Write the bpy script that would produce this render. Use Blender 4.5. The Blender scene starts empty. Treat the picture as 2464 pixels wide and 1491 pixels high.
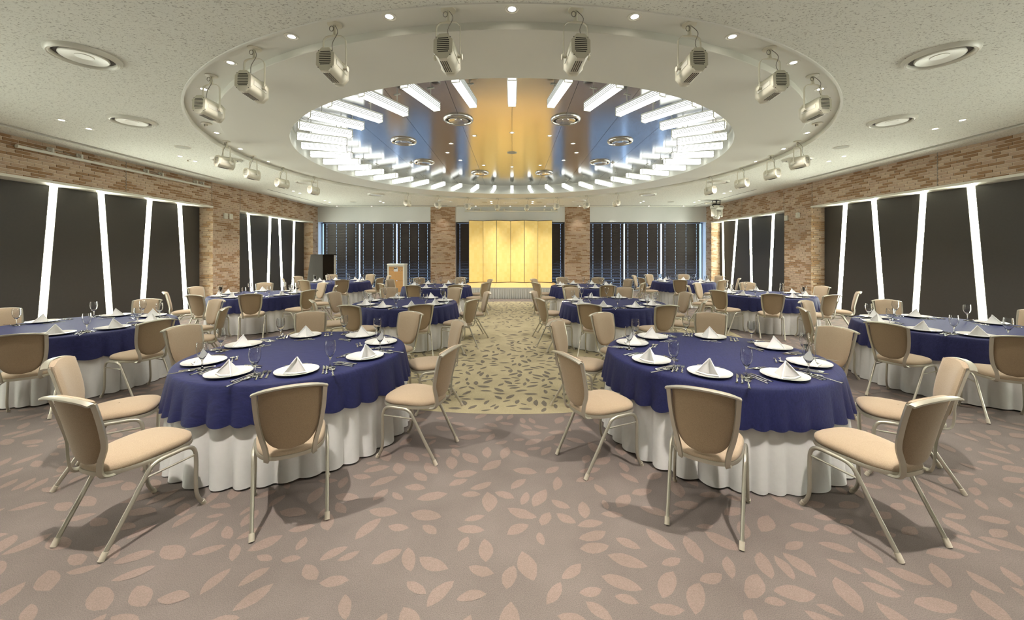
import bpy, bmesh, math, random
from mathutils import Vector, Matrix
PI = math.pi
S = bpy.context.scene
COL = S.collection

# ---------------------------------------------------------------- camera
F_PX, W_PX, H_PX, HORIZON = 935.0, 2464.0, 1491.0, 608.0
CAM_H = 1.60
cam_d = bpy.data.cameras.new('camera')
cam = bpy.data.objects.new('camera', cam_d); COL.objects.link(cam)
cam_d.sensor_fit = 'HORIZONTAL'; cam_d.sensor_width = 36.0
cam_d.lens = F_PX / W_PX * 36.0
cam_d.shift_y = -(H_PX / 2 - HORIZON) / W_PX
cam_d.clip_start = 0.05; cam_d.clip_end = 200
cam.location = (0, 0, CAM_H); cam.rotation_euler = (PI / 2, 0, 0)
S.camera = cam

# ---------------------------------------------------------------- world, exposure
wd = bpy.data.worlds.new('sky'); S.world = wd; wd.use_nodes = True
_bg = wd.node_tree.nodes['Background']
_bg.inputs[0].default_value = (0.40, 0.63, 1.0, 1); _bg.inputs[1].default_value = 2.7
S.view_settings.view_transform = 'Standard'
S.view_settings.look = 'None'
S.view_settings.gamma = 1.0
S.view_settings.use_curve_mapping = False
S.view_settings.exposure = 0.74
cy = S.cycles
cy.max_bounces = 5; cy.diffuse_bounces = 3; cy.glossy_bounces = 3; cy.transmission_bounces = 5; cy.use_light_tree = False
cy.transparent_max_bounces = 6; cy.sample_clamp_indirect = 6.0; cy.sample_clamp_direct = 0.0
cy.caustics_reflective = False; cy.caustics_refractive = False; cy.blur_glossy = 1.0

TUBE_STRENGTH = 2.5      # fluorescent fixtures in the dome
STRIP_STRENGTH = 29.0     # slanted light slots in the side walls
DOWN_WATT = 62.0          # each ceiling downlight
WARM = (1.0, 0.94, 0.86)

# ---------------------------------------------------------------- room measures (metres; x right, y into the room, z up)
CEIL = 3.494
XW, XP = 8.044, 8.41          # brick plane, panel plane (left wall mirrored)
YF, YB = 16.09, -4.2          # far wall, wall behind the camera
CY = 8.364                    # centre of the ring
R_IN, R_SOF, R_OUT = 4.153, 5.066, 5.40
R_SPOT = 5.25
GROOVE = 3.562
METAL = 3.755
LINTEL = 2.86

def ceil_xy(px, py, z=CEIL):
    y = (z - CAM_H) * F_PX / (HORIZON - py)
    return ((px - 1232) / F_PX * y, y)

# ---------------------------------------------------------------- materials
def new_mat(name):
    m = bpy.data.materials.new(name); m.use_nodes = True
    nt = m.node_tree; b = nt.nodes['Principled BSDF']
    return m, nt, b

def lin(r, g, b):
    def f(c):
        c /= 255.0
        return c / 12.92 if c <= 0.04045 else ((c + 0.055) / 1.055) ** 2.4
    return (f(r), f(g), f(b), 1.0)

def node(nt, typ, **kw):
    n = nt.nodes.new(typ)
    for k, v in kw.items():
        if k == 'inp':
            for kk, vv in v.items(): n.inputs[kk].default_value = vv
        else: setattr(n, k, v)
    return n

def simple(name, col, rough=0.5, metal=0.0, noise=None, bump=None, spec=0.5):
    """noise=(scale, amount): gentle colour variation; bump=(scale, strength, distance)"""
    m, nt, b = new_mat(name)
    b.inputs['Base Color'].default_value = col
    b.inputs['Roughness'].default_value = rough
    b.inputs['Metallic'].default_value = metal
    b.inputs['Specular IOR Level'].default_value = spec
    tc = node(nt, 'ShaderNodeTexCoord')
    if noise:
        n = node(nt, 'ShaderNodeTexNoise', inp={'Scale': noise[0], 'Detail': 4.0})
        nt.links.new(tc.outputs['Object'], n.inputs['Vector'])
        mx = node(nt, 'ShaderNodeMix', data_type='RGBA')
        mx.inputs[6].default_value = tuple(c * (1 - noise[1]) for c in col[:3]) + (1,)
        mx.inputs[7].default_value = tuple(min(1, c * (1 + noise[1])) for c in col[:3]) + (1,)
        nt.links.new(n.outputs['Fac'], mx.inputs[0])
        nt.links.new(mx.outputs[2], b.inputs['Base Color'])
    if bump:
        n2 = node(nt, 'ShaderNodeTexNoise', inp={'Scale': bump[0], 'Detail': 3.0})
        nt.links.new(tc.outputs['Object'], n2.inputs['Vector'])
        bp = node(nt, 'ShaderNodeBump', inp={'Strength': bump[1], 'Distance': bump[2]})
        nt.links.new(n2.outputs['Fac'], bp.inputs['Height'])
        nt.links.new(bp.outputs['Normal'], b.inputs['Normal'])
    return m

def emit(name, col, strength):
    m = bpy.data.materials.new(name); m.use_nodes = True
    nt = m.node_tree; nt.nodes.remove(nt.nodes['Principled BSDF'])
    e = node(nt, 'ShaderNodeEmission', inp={'Color': col, 'Strength': strength})
    nt.links.new(e.outputs[0], nt.nodes['Material Output'].inputs[0])
    return m

M = {}
def mat_acoustic():
    m, nt, b = new_mat('acoustic_ceiling')
    tc = node(nt, 'ShaderNodeTexCoord')
    mp = node(nt, 'ShaderNodeMapping', inp={'Scale': (1.0, 1.6, 1.0)})
    nt.links.new(tc.outputs['Object'], mp.inputs[0])
    n = node(nt, 'ShaderNodeTexNoise', inp={'Scale': 42.0, 'Detail': 3.0, 'Roughness': 0.7, 'Distortion': 0.6})
    nt.links.new(mp.outputs[0], n.inputs['Vector'])
    r = node(nt, 'ShaderNodeValToRGB')
    r.color_ramp.elements[0].position = 0.36; r.color_ramp.elements[0].color = (0.42, 0.41, 0.35, 1)
    r.color_ramp.elements[1].position = 0.44; r.color_ramp.elements[1].color = (0.80, 0.81, 0.73, 1)
    nt.links.new(n.outputs['Fac'], r.inputs[0]); nt.links.new(r.outputs[0], b.inputs['Base Color'])
    bp = node(nt, 'ShaderNodeBump', inp={'Strength': 0.35, 'Distance': 0.01})
    nt.links.new(r.outputs[0], bp.inputs['Height']); nt.links.new(bp.outputs[0], b.inputs['Normal'])
    b.inputs['Roughness'].default_value = 0.95
    return m

def mat_carpet(name, c1, c2):
    m, nt, b = new_mat(name)
    tc = node(nt, 'ShaderNodeTexCoord')
    n = node(nt, 'ShaderNodeTexNoise', inp={'Scale': 230.0, 'Detail': 3.0, 'Roughness': 0.8})
    n3 = node(nt, 'ShaderNodeTexNoise', inp={'Scale': 3.0, 'Detail': 3.0})
    nt.links.new(tc.outputs['Object'], n.inputs['Vector']); nt.links.new(tc.outputs['Object'], n3.inputs['Vector'])
    r = node(nt, 'ShaderNodeValToRGB')
    r.color_ramp.elements[0].position = 0.36; r.color_ramp.elements[0].color = c1
    r.color_ramp.elements[1].position = 0.64; r.color_ramp.elements[1].color = c2
    nt.links.new(n.outputs['Fac'], r.inputs[0])
    mx = node(nt, 'ShaderNodeMix', data_type='RGBA', blend_type='MULTIPLY'); mx.inputs[0].default_value = 0.35
    nt.links.new(r.outputs[0], mx.inputs[6]); nt.links.new(n3.outputs['Fac'], mx.inputs[7])
    nt.links.new(mx.outputs[2], b.inputs['Base Color'])
    bp = node(nt, 'ShaderNodeBump', inp={'Strength': 0.4, 'Distance': 0.004})
    nt.links.new(n.outputs['Fac'], bp.inputs['Height']); nt.links.new(bp.outputs[0], b.inputs['Normal'])
    b.inputs['Roughness'].default_value = 1.0; b.inputs['Specular IOR Level'].default_value = 0.1
    return m

def mat_weave(name, c1, c2, scale=160.0, rough=0.9, sheen=0.2):
    """fine woven upholstery"""
    m, nt, b = new_mat(name)
    tc = node(nt, 'ShaderNodeTexCoord')
    vo = node(nt, 'ShaderNodeTexNoise', inp={'Scale': scale * 2.4, 'Detail': 1.0})
    nt.links.new(tc.outputs['Object'], vo.inputs['Vector'])
    a2 = node(nt, 'ShaderNodeMapRange', inp={'From Min': 0.3, 'From Max': 0.7}); nt.links.new(vo.outputs['Fac'], a2.inputs[0])
    mx = node(nt, 'ShaderNodeMix', data_type='RGBA'); mx.inputs[6].default_value = c1; mx.inputs[7].default_value = c2
    nt.links.new(a2.outputs[0], mx.inputs[0]); nt.links.new(mx.outputs[2], b.inputs['Base Color'])
    bp = node(nt, 'ShaderNodeBump', inp={'Strength': 0.25, 'Distance': 0.001})
    nt.links.new(a2.outputs[0], bp.inputs['Height']); nt.links.new(bp.outputs[0], b.inputs['Normal'])
    b.inputs['Roughness'].default_value = rough; b.inputs['Sheen Weight'].default_value = sheen
    b.inputs['Specular IOR Level'].default_value = 0.2
    return m

def mat_crinkle(name, c1, c2, rough, sheen):
    """crinkled shot cloth: short horizontal ripples"""
    m, nt, b = new_mat(name)
    tc = node(nt, 'ShaderNodeTexCoord')
    mp = node(nt, 'ShaderNodeMapping', inp={'Scale': (9.0, 60.0, 30.0)})
    nt.links.new(tc.outputs['Object'], mp.inputs[0])
    n = node(nt, 'ShaderNodeTexNoise', inp={'Scale': 1.0, 'Detail': 4.0, 'Roughness': 0.65, 'Distortion': 1.2})
    nt.links.new(mp.outputs[0], n.inputs['Vector'])
    mx = node(nt, 'ShaderNodeMix', data_type='RGBA'); mx.inputs[6].default_value = c1; mx.inputs[7].default_value = c2
    nt.links.new(n.outputs['Fac'], mx.inputs[0]); nt.links.new(mx.outputs[2], b.inputs['Base Color'])
    bp = node(nt, 'ShaderNodeBump', inp={'Strength': 0.5, 'Distance': 0.006})
    nt.links.new(n.outputs['Fac'], bp.inputs['Height']); nt.links.new(bp.outputs[0], b.inputs['Normal'])
    b.inputs['Roughness'].default_value = rough; b.inputs['Sheen Weight'].default_value = sheen
    b.inputs['Sheen Roughness'].default_value = 0.5; b.inputs['Sheen Tint'].default_value = c2
    b.inputs['Specular IOR Level'].default_value = 0.25
    return m

def mat_brick(name, c):
    m, nt, b = new_mat(name)
    tc = node(nt, 'ShaderNodeTexCoord')
    n = node(nt, 'ShaderNodeTexNoise', inp={'Scale': 60.0, 'Detail': 4.0})
    n2 = node(nt, 'ShaderNodeTexNoise', inp={'Scale': 5.0, 'Detail': 2.0})
    nt.links.new(tc.outputs['Object'], n.inputs['Vector']); nt.links.new(tc.outputs['Object'], n2.inputs['Vector'])
    ad = node(nt, 'ShaderNodeMath', operation='ADD'); nt.links.new(n.outputs['Fac'], ad.inputs[0]); nt.links.new(n2.outputs['Fac'], ad.inputs[1])
    hf = node(nt, 'ShaderNodeMath', operation='MULTIPLY', inp={1: 0.5}); nt.links.new(ad.outputs[0], hf.inputs[0])
    mx = node(nt, 'ShaderNodeMix', data_type='RGBA')
    mx.inputs[6].default_value = tuple(x * 0.62 for x in c[:3]) + (1,); mx.inputs[7].default_value = tuple(min(1, x * 1.38) for x in c[:3]) + (1,)
    nt.links.new(hf.outputs[0], mx.inputs[0]); nt.links.new(mx.outputs[2], b.inputs['Base Color'])
    bp = node(nt, 'ShaderNodeBump', inp={'Strength': 0.3, 'Distance': 0.003})
    nt.links.new(n.outputs['Fac'], bp.inputs['Height']); nt.links.new(bp.outputs[0], b.inputs['Normal'])
    b.inputs['Roughness'].default_value = 0.85
    return m

def mat_brushed(name, col, rough):
    m, nt, b = new_mat(name)
    tc = node(nt, 'ShaderNodeTexCoord')
    mp = node(nt, 'ShaderNodeMapping', inp={'Scale': (3.0, 160.0, 1.0)})
    nt.links.new(tc.outputs['Object'], mp.inputs[0])
    n = node(nt, 'ShaderNodeTexNoise', inp={'Scale': 1.0, 'Detail': 3.0})
    nt.links.new(mp.outputs[0], n.inputs['Vector'])
    mr = node(nt, 'ShaderNodeMapRange', inp={'To Min': rough * 0.8, 'To Max': rough * 1.3})
    nt.links.new(n.outputs['Fac'], mr.inputs[0]); nt.links.new(mr.outputs[0], b.inputs['Roughness'])
    mx = node(nt, 'ShaderNodeMix', data_type='RGBA'); mx.inputs[6].default_value = tuple(c * 0.9 for c in col[:3]) + (1,); mx.inputs[7].default_value = col
    nt.links.new(n.outputs['Fac'], mx.inputs[0]); nt.links.new(mx.outputs[2], b.inputs['Base Color'])
    bp = node(nt, 'ShaderNodeBump', inp={'Strength': 0.06, 'Distance': 0.002})
    nt.links.new(n.outputs['Fac'], bp.inputs['Height']); nt.links.new(bp.outputs[0], b.inputs['Normal'])
    b.inputs['Metallic'].default_value = 1.0
    return m

def mat_slatwood(name, c1, c2, rough):
    m, nt, b = new_mat(name)
    tc = node(nt, 'ShaderNodeTexCoord')
    mp = node(nt, 'ShaderNodeMapping', inp={'Scale': (2.0, 60.0, 60.0)})
    nt.links.new(tc.outputs['Object'], mp.inputs[0])
    n = node(nt, 'ShaderNodeTexNoise', inp={'Scale': 1.0, 'Detail': 3.0})
    nt.links.new(mp.outputs[0], n.inputs['Vector'])
    mx = node(nt, 'ShaderNodeMix', data_type='RGBA'); mx.inputs[6].default_value = c1; mx.inputs[7].default_value = c2
    nt.links.new(n.outputs['Fac'], mx.inputs[0]); nt.links.new(mx.outputs[2], b.inputs['Base Color'])
    b.inputs['Roughness'].default_value = rough
    return m

def mat_gold():
    m, nt, b = new_mat('gold_leaf')
    tc = node(nt, 'ShaderNodeTexCoord')
    br = node(nt, 'ShaderNodeTexBrick', inp={'Color1': (0.93, 0.69, 0.25, 1), 'Color2': (0.96, 0.74, 0.30, 1), 'Mortar': (0.88, 0.62, 0.21, 1),
              'Scale': 9.0, 'Mortar Size': 0.006, 'Bias': 0.0, 'Brick Width': 1.0, 'Row Height': 1.0})
    br.offset = 0.0
    mp = node(nt, 'ShaderNodeMapping', inp={'Rotation': (PI / 2, 0, 0)})
    nt.links.new(tc.outputs['Object'], mp.inputs[0]); nt.links.new(mp.outputs[0], br.inputs['Vector'])
    nt.links.new(br.outputs[0], b.inputs['Base Color'])
    b.inputs['Roughness'].default_value = 0.42; b.inputs['Metallic'].default_value = 0.35
    return m

M['acoustic'] = mat_acoustic()
M['plaster'] = simple('white_plaster', (0.76, 0.76, 0.69, 1), 0.6, noise=(2.0, 0.02))
M['header'] = simple('header_paint', (0.76, 0.78, 0.77, 1), 0.45, noise=(2.0, 0.03))
M['leak_stop'] = simple('leak_stop_slab', (0.3, 0.3, 0.3, 1), 0.9)
M['metal_ceiling'] = mat_brushed('brushed_metal_ceiling', (0.60, 0.59, 0.58, 1), 0.16)
M['carpet_out'] = mat_carpet('carpet_mauve', lin(116, 107, 102), lin(142, 132, 126))
M['carpet_in'] = mat_carpet('carpet_beige', lin(172, 160, 126), lin(202, 190, 156))
M['leaf_out'] = mat_carpet('leaf_rose', lin(139, 123, 114), lin(160, 143, 133))
M['leaf_in'] = mat_carpet('leaf_grey', lin(112, 105, 94), lin(140, 132, 118))
M['brick_tan'] = mat_brick('brick_tan', (0.50, 0.375, 0.262, 1))
M['brick_brown'] = mat_brick('brick_brown', (0.30, 0.178, 0.088, 1))
M['brick_rose'] = mat_brick('brick_rose', (0.45, 0.322, 0.225, 1))
M['mortar'] = simple('mortar', (0.72, 0.62, 0.52, 1), 0.95, noise=(80, 0.1))
M['panel'] = simple('dark_panel', (0.046, 0.042, 0.037, 1), 0.42, noise=(25, 0.12), spec=0.35)
M['trim'] = simple('cream_trim', (0.75, 0.73, 0.64, 1), 0.4)
M['slot'] = simple('slot_shadow', (0.10, 0.085, 0.075, 1), 0.8)
M['white_metal'] = simple('white_metal', (0.76, 0.75, 0.66, 1), 0.35)
M['cream_metal'] = simple('cream_metal', (0.70, 0.67, 0.55, 1), 0.38)
M['grille'] = simple('dark_grille', (0.035, 0.03, 0.022, 1), 0.7)
M['fin'] = simple('grey_fin', (0.30, 0.30, 0.29, 1), 0.5)
M['cable'] = simple('grey_cable', (0.22, 0.20, 0.17, 1), 0.5)
M['lens'] = simple('yellow_lens', (0.66, 0.56, 0.34, 1), 0.25)
M['champagne'] = simple('champagne_frame', (0.57, 0.54, 0.45, 1), 0.34, 0.75, noise=(8, 0.06))
M['foot'] = simple('foot_cap', (0.60, 0.54, 0.43, 1), 0.5)
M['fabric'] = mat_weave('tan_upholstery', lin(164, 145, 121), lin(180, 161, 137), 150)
M['fabric_shaded'] = mat_weave('tan_upholstery_shaded', lin(148, 127, 101), lin(166, 144, 116), 130)  # same tan cloth, darkened for the shade on the chair backs
M['navy'] = mat_crinkle('navy_cloth', (0.008, 0.009, 0.044, 1), (0.026, 0.031, 0.120, 1), 0.6, 0.2)
M['white_cloth'] = simple('white_cloth', (0.84, 0.83, 0.81, 1), 0.8, noise=(30, 0.03), bump=(18, 0.25, 0.01))
M['napkin'] = simple('white_napkin', (0.90, 0.89, 0.88, 1), 0.8, noise=(40, 0.02))
M['china'] = simple('white_china', (0.70, 0.69, 0.65, 1), 0.12)
M['steel'] = simple('polished_steel', (0.78, 0.77, 0.75, 1), 0.10, 1.0)
M['blind'] = mat_slatwood('blind_slat', (0.018, 0.015, 0.014, 1), (0.070, 0.058, 0.053, 1), 0.35)
M['window_frame'] = simple('window_frame', (0.55, 0.60, 0.66, 1), 0.4)
M['gold'] = mat_gold()
M['lacquer'] = simple('dark_lacquer', (0.05, 0.025, 0.012, 1), 0.3)
M['stage_top'] = simple('stage_wood', (0.62, 0.42, 0.19, 1), 0.28, noise=(6, 0.08))
M['skirt'] = simple('stage_skirt', (0.80, 0.80, 0.75, 1), 0.5)
M['oak'] = mat_slatwood('light_oak', (0.50, 0.27, 0.10, 1), (0.60, 0.35, 0.14, 1), 0.45)
M['paper'] = simple('paper', (0.7, 0.7, 0.68, 1), 0.7)
M['ink'] = simple('ink', (0.06, 0.06, 0.06, 1), 0.7)
M['cabinet'] = mat_slatwood('dark_cabinet', (0.009, 0.006, 0.003, 1), (0.016, 0.011, 0.006, 1), 0.5)
M['cabinet'].node_tree.nodes['Principled BSDF'].inputs['Specular IOR Level'].default_value = 0.06
M['hinge'] = simple('black_steel', (0.02, 0.02, 0.02, 1), 0.4, 0.6)
M['tube'] = emit('fluorescent_tube', (0.96, 1.0, 0.94, 1), TUBE_STRENGTH)
M['strip'] = emit('light_slot', (0.96, 1.0, 0.86, 1), STRIP_STRENGTH)
M['lamp'] = emit('downlight_lamp', (1.0, 0.90, 0.76, 1), 14.0); M['lamp'].cycles.emission_sampling = 'NONE'
def mat_glass(name):
    m, nt, b = new_mat(name)
    b.inputs['Base Color'].default_value = (1, 1, 1, 1); b.inputs['Roughness'].default_value = 0.0
    b.inputs['Transmission Weight'].default_value = 1.0; b.inputs['IOR'].default_value = 1.45
    return m
M['glass'] = mat_glass('clear_glass')
M['pane'] = mat_glass('window_pane'); M['pane'].node_tree.nodes['Principled BSDF'].inputs['IOR'].default_value = 1.01

# ---------------------------------------------------------------- mesh helpers
class MB:
    """collects vertices and faces; build() links them as ONE mesh object"""
    def __init__(s): s.v = []; s.f = []; s.mi = []; s.cur = 0; s.X = None
    def add(s, vs, fs):
        o = len(s.v)
        if s.X is not None: vs = [tuple(s.X @ Vector(p)) for p in vs]
        s.v += [tuple(p) for p in vs]
        for f in fs: s.f.append(tuple(i + o for i in f)); s.mi.append(s.cur)
        return s
    def box(s, x0, x1, y0, y1, z0, z1):
        vs = [(x0, y0, z0), (x1, y0, z0), (x1, y1, z0), (x0, y1, z0), (x0, y0, z1), (x1, y0, z1), (x1, y1, z1), (x0, y1, z1)]
        return s.add(vs, [(0, 3, 2, 1), (4, 5, 6, 7), (0, 1, 5, 4), (1, 2, 6, 5), (2, 3, 7, 6), (3, 0, 4, 7)])
    def bbox(s, x0, x1, y0, y1, z0, z1, c):
        """box with chamfered vertical and horizontal edges (two-step inset)"""
        vs = []; fs = []
        for (z, i) in ((z0, c), (z0 + c, 0), (z1 - c, 0), (z1, c)):
            a, b2, d, e = x0 + i, x1 - i, y0 + i, y1 - i
            k = c * 0.9 if i == 0 else 0.0
            if i == 0: vs += [(x0 + k, y0, z), (x1 - k, y0, z), (x1, y0 + k, z), (x1, y1 - k, z), (x1 - k, y1, z), (x0 + k, y1, z), (x0, y1 - k, z), (x0, y0 + k, z)]
            else: vs += [(a, d, z)] * 1 + [(b2, d, z)] * 2 + [(b2, e, z)] * 2 + [(a, e, z)] * 2 + [(a, d, z)]
        for r in range(3):
            for j in range(8): fs.append((r * 8 + j, r * 8 + (j + 1) % 8, r * 8 + 8 + (j + 1) % 8, r * 8 + 8 + j))
        fs.append((7, 5, 3, 1)); fs.append((25, 27, 29, 31))
        return s.add(vs, fs)
    def lathe(s, prof, n=24, cx=0, cyy=0, z=0, cap0=False, cap1=False, a0=0, a1=2 * PI):
        full = abs(a1 - a0 - 2 * PI) < 1e-6
        m = n if full else n + 1
        vs = []; fs = []
        for (r, h) in prof:
            for k in range(m):
                a = a0 + (a1 - a0) * k / n
                vs.append((cx + r * math.cos(a), cyy + r * math.sin(a), z + h))
        for i in range(len(prof) - 1):
            for k in range(n):
                k2 = (k + 1) % m
                fs.append((i * m + k, i * m + k2, (i + 1) * m + k2, (i + 1) * m + k))
        if cap0: fs.append(tuple(range(m - 1, -1, -1)))
        if cap1: fs.append(tuple((len(prof) - 1) * m + k for k in range(m)))
        return s.add(vs, fs)
    def sweep(s, path, sec, closed=False, cap=True, up=(0, 0, 1)):
        """sec: list of (a, b) in the frame (side, up') of the path"""
        P = [Vector(p) for p in path]; n = len(P); k = len(sec)
        vs = []; U = Vector(up)
        T = []
        for i in range(n):
            if closed: t = P[(i + 1) % n] - P[i - 1]
            else: t = P[min(i + 1, n - 1)] - P[max(i - 1, 0)]
            T.append(t.normalized())
        side = T[0].cross(U)
        if side.length < 1e-4: side = T[0].cross(Vector((0, 1, 0)))
        side.normalize()
        for i in range(n):
            side = (side - T[i] * side.dot(T[i])).normalized()
            nb = side.cross(T[i]).normalized()
            for (a, b) in sec: vs.append(tuple(P[i] + side * a + nb * b))
        fs = []
        for i in range(n if closed else n - 1):
            j = (i + 1) % n
            for q in range(k): fs.append((i * k + q, i * k + (q + 1) % k, j * k + (q + 1) % k, j * k + q))
        if cap and not closed:
            fs.append(tuple(range(k - 1, -1, -1))); fs.append(tuple((n - 1) * k + q for q in range(k)))
        return s.add(vs, fs)
    def tube(s, path, r, seg=8, closed=False, cap=True, ry=None, up=(0, 0, 1)):
        ry = ry or r
        return s.sweep(path, [(r * math.cos(2 * PI * q / seg), ry * math.sin(2 * PI * q / seg)) for q in range(seg)], closed, cap, up)
    def prism(s, poly, z0, z1):
        n = len(poly)
        vs = [(x, y, z0) for x, y in poly] + [(x, y, z1) for x, y in poly]
        fs = [tuple(range(n - 1, -1, -1)), tuple(range(n, 2 * n))] + [(i, (i + 1) % n, n + (i + 1) % n, n + i) for i in range(n)]
        return s.add(vs, fs)
    def grid(s, rows):
        k = len(rows[0]); vs = [p for r in rows for p in r]
        return s.add(vs, [(i * k + j, i * k + j + 1, (i + 1) * k + j + 1, (i + 1) * k + j) for i in range(len(rows) - 1) for j in range(k - 1)])
    def mesh(s, name, mats, smooth=None):
        me = bpy.data.meshes.new(name); me.from_pydata(s.v, [], s.f)
        if not isinstance(mats, (list, tuple)): mats = [mats]
        for m in mats: me.materials.append(M[m])
        if len(mats) > 1: me.polygons.foreach_set('material_index', s.mi)
        if smooth is not None:
            me.polygons.foreach_set('use_smooth', [True] * len(me.polygons)); me.set_sharp_from_angle(angle=math.radians(smooth))
        me.update(); return me
    def build(s, name, mats, parent=None, smooth=None):
        return ob(name, s.mesh(name, mats, smooth), parent)

def ob(name, data, parent=None, loc=None, rot=None):
    o = bpy.data.objects.new(name, data); COL.objects.link(o)
    if parent is not None: o.parent = parent
    if loc is not None: o.location = loc
    if rot is not None: o.rotation_euler = rot
    return o

def tag(o, label=None, cat=None, group=None, kind=None):
    if label: o['label'] = label
    if cat: o['category'] = cat
    if group: o['group'] = group
    if kind: o['kind'] = kind
    return o

def thing(name, loc=(0, 0, 0), rz=0.0, label=None, cat=None, group=None):
    o = ob(name, None, None, loc, (0, 0, rz)); o.empty_display_size = 0.1
    return tag(o, label, cat, group)

def copy_tree(o, loc=None, rz=None, label=None, parent=None):
    c = o.copy(); COL.objects.link(c); c.parent = parent
    if loc is not None: c.location = loc
    if rz is not None: c.rotation_euler = (0, 0, rz)
    if label: c['label'] = label
    for ch in list(o.children): copy_tree(ch, parent=c)
    return c

def smoothpath(pts, n=6):
    """Catmull-Rom through points"""
    P = [Vector(p) for p in pts]; out = []
    for i in range(len(P) - 1):
        p0 = P[max(i - 1, 0)]; p1 = P[i]; p2 = P[i + 1]; p3 = P[min(i + 2, len(P) - 1)]
        for k in range(n):
            t = k / n
            out.append(0.5 * ((2 * p1) + (p2 - p0) * t + (2 * p0 - 5 * p1 + 4 * p2 - p3) * t * t + (3 * p1 - p0 - 3 * p2 + p3) * t ** 3))
    out.append(P[-1]); return [tuple(p) for p in out]

ORD = ['zeroth', 'first', 'second', 'third', 'fourth', 'fifth', 'sixth', 'seventh', 'eighth', 'ninth', 'tenth', 'eleventh', 'twelfth', 'thirteenth',
       'fourteenth', 'fifteenth', 'sixteenth', 'seventeenth', 'eighteenth', 'nineteenth', 'twentieth']

# ================================================================= FLOOR
fl = MB(); fl.add([(-8.6, YB, 0), (8.6, YB, 0), (8.6, YF + 0.5, 0), (-8.6, YF + 0.5, 0)], [(0, 1, 2, 3)])
floor = tag(fl.build('floor', 'carpet_out'), kind='structure')
CARPET_R = 4.46
md = MB(); n = 160
md.add([(CARPET_R * math.cos(2 * PI * k / n), CY - 0.05 + CARPET_R * math.sin(2 * PI * k / n), 0.0015) for k in range(n)], [tuple(range(n))])
md.build('carpet_medallion', 'carpet_in', floor)

def leaf_field(seed, tries, region, lmin, lmax, gap, z, name, mat, aspect):
    rnd = random.Random(seed); grid = {}; cell = 0.16; b = MB()
    for _ in range(tries):
        p = region(rnd)
        if p is None: continue
        x, y = p
        L = rnd.uniform(lmin, lmax) * (0.7 if rnd.random() < 0.15 else 1.0); a = rnd.uniform(0, 2 * PI); ca, sa = math.cos(a), math.sin(a)
        w = L * rnd.uniform(*aspect)
        probes = [(x + ca * L * t, y + sa * L * t, w * 0.5 * q + gap) for t, q in ((-0.42, 0.3), (-0.2, 0.9), (0.05, 1.0), (0.25, 0.8), (0.45, 0.25))]
        ok = True
        for (qx, qy, qr) in probes:
            i, j = int(qx // cell), int(qy // cell)
            for di in (-1, 0, 1):
                for dj in (-1, 0, 1):
                    for (ox, oy, orr) in grid.get((i + di, j + dj), ()):
                        if (ox - qx) ** 2 + (oy - qy) ** 2 < (orr + qr) ** 2: ok = False; break
                    if not ok: break
                if not ok: break
            if not ok: break
        if not ok: continue
        for (qx, qy, qr) in probes: grid.setdefault((int(qx // cell), int(qy // cell)), []).append((qx, qy, qr - gap * 0.5))
        skew = rnd.uniform(-0.12, 0.12); up = []; dn = []
        for t in (-0.5, -0.38, -0.22, -0.04, 0.14, 0.32, 0.5):
            s_ = (1 - (2 * t) ** 2) ** 0.85 if abs(t) < 0.5 else 0
            bend = skew * L * (1 - (2 * t) ** 2) * 0.5
            jit = rnd.uniform(0.92, 1.06)
            up.append((t * L, bend + s_ * w * 0.5 * jit)); dn.append((t * L, bend - s_ * w * 0.5 * jit))
        poly = up + dn[-2:0:-1]
        b.add([(x + ca * u - sa * v, y + sa * u + ca * v, z) for u, v in poly], [tuple(range(len(poly) - 1, -1, -1))])
    o = b.build(name, mat, floor); tag(o, kind='stuff'); return o

def reg_out(r):
    x = r.uniform(-8.0, 8.0); y = 1.2 + 14.2 * r.random() ** 1.15
    return (x, y) if (x * x + (y - CY + 0.05) ** 2) > (CARPET_R + 0.05) ** 2 else None
def reg_in(r):
    a = r.uniform(0, 2 * PI); q = CARPET_R * math.sqrt(r.random())
    if q > CARPET_R - 0.07: return None
    if r.random() > 0.06 + 0.94 * (q / CARPET_R) ** 1.8: return None
    return (q * math.cos(a), CY - 0.05 + q * math.sin(a))
leaf_field(5, 26000, reg_out, 0.135, 0.205, 0.008, 0.002, 'leaf_pattern', 'leaf_out', (0.38, 0.52))
leaf_field(8, 17000, reg_in, 0.115, 0.18, 0.010, 0.0032, 'leaf_pattern', 'leaf_in', (0.30, 0.40))

# ================================================================= CEILING
XS0, XS1, YS1 = 7.46, 7.60, 10.1      # long slot beside each wall
c = MB()
angs = sorted(set([2 * PI * k / 160 for k in range(160)] + [math.atan2(yy - CY, xx) % (2 * PI) for xx in (-XS0, XS0) for yy in (YB, YF)]))
inner = [(R_OUT * math.cos(a), CY + R_OUT * math.sin(a), CEIL) for a in angs]; outer = []
for a in angs:
    ca, sa = math.cos(a), math.sin(a); ts = []
    if abs(ca) > 1e-9: ts.append((XS0 if ca > 0 else -XS0) / ca)
    if abs(sa) > 1e-9: ts.append(((YF - CY) if sa > 0 else (YB - CY)) / sa)
    t = min(ts); outer.append((t * ca, CY + t * sa, CEIL))
m_ = len(angs)
c.add(inner + outer, [(k, m_ + k, m_ + (k + 1) % m_, (k + 1) % m_) for k in range(m_)])
for s in (-1, 1):
    a0, a1, a2 = s * XS0, s * XS1, s * (XW + 0.3)
    c.add([(a1, YB, CEIL), (a2, YB, CEIL), (a2, YF, CEIL), (a1, YF, CEIL)], [(0, 1, 2, 3)])
    c.add([(a0, YS1, CEIL), (a1, YS1, CEIL), (a1, YF, CEIL), (a0, YF, CEIL)], [(0, 1, 2, 3)])
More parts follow.
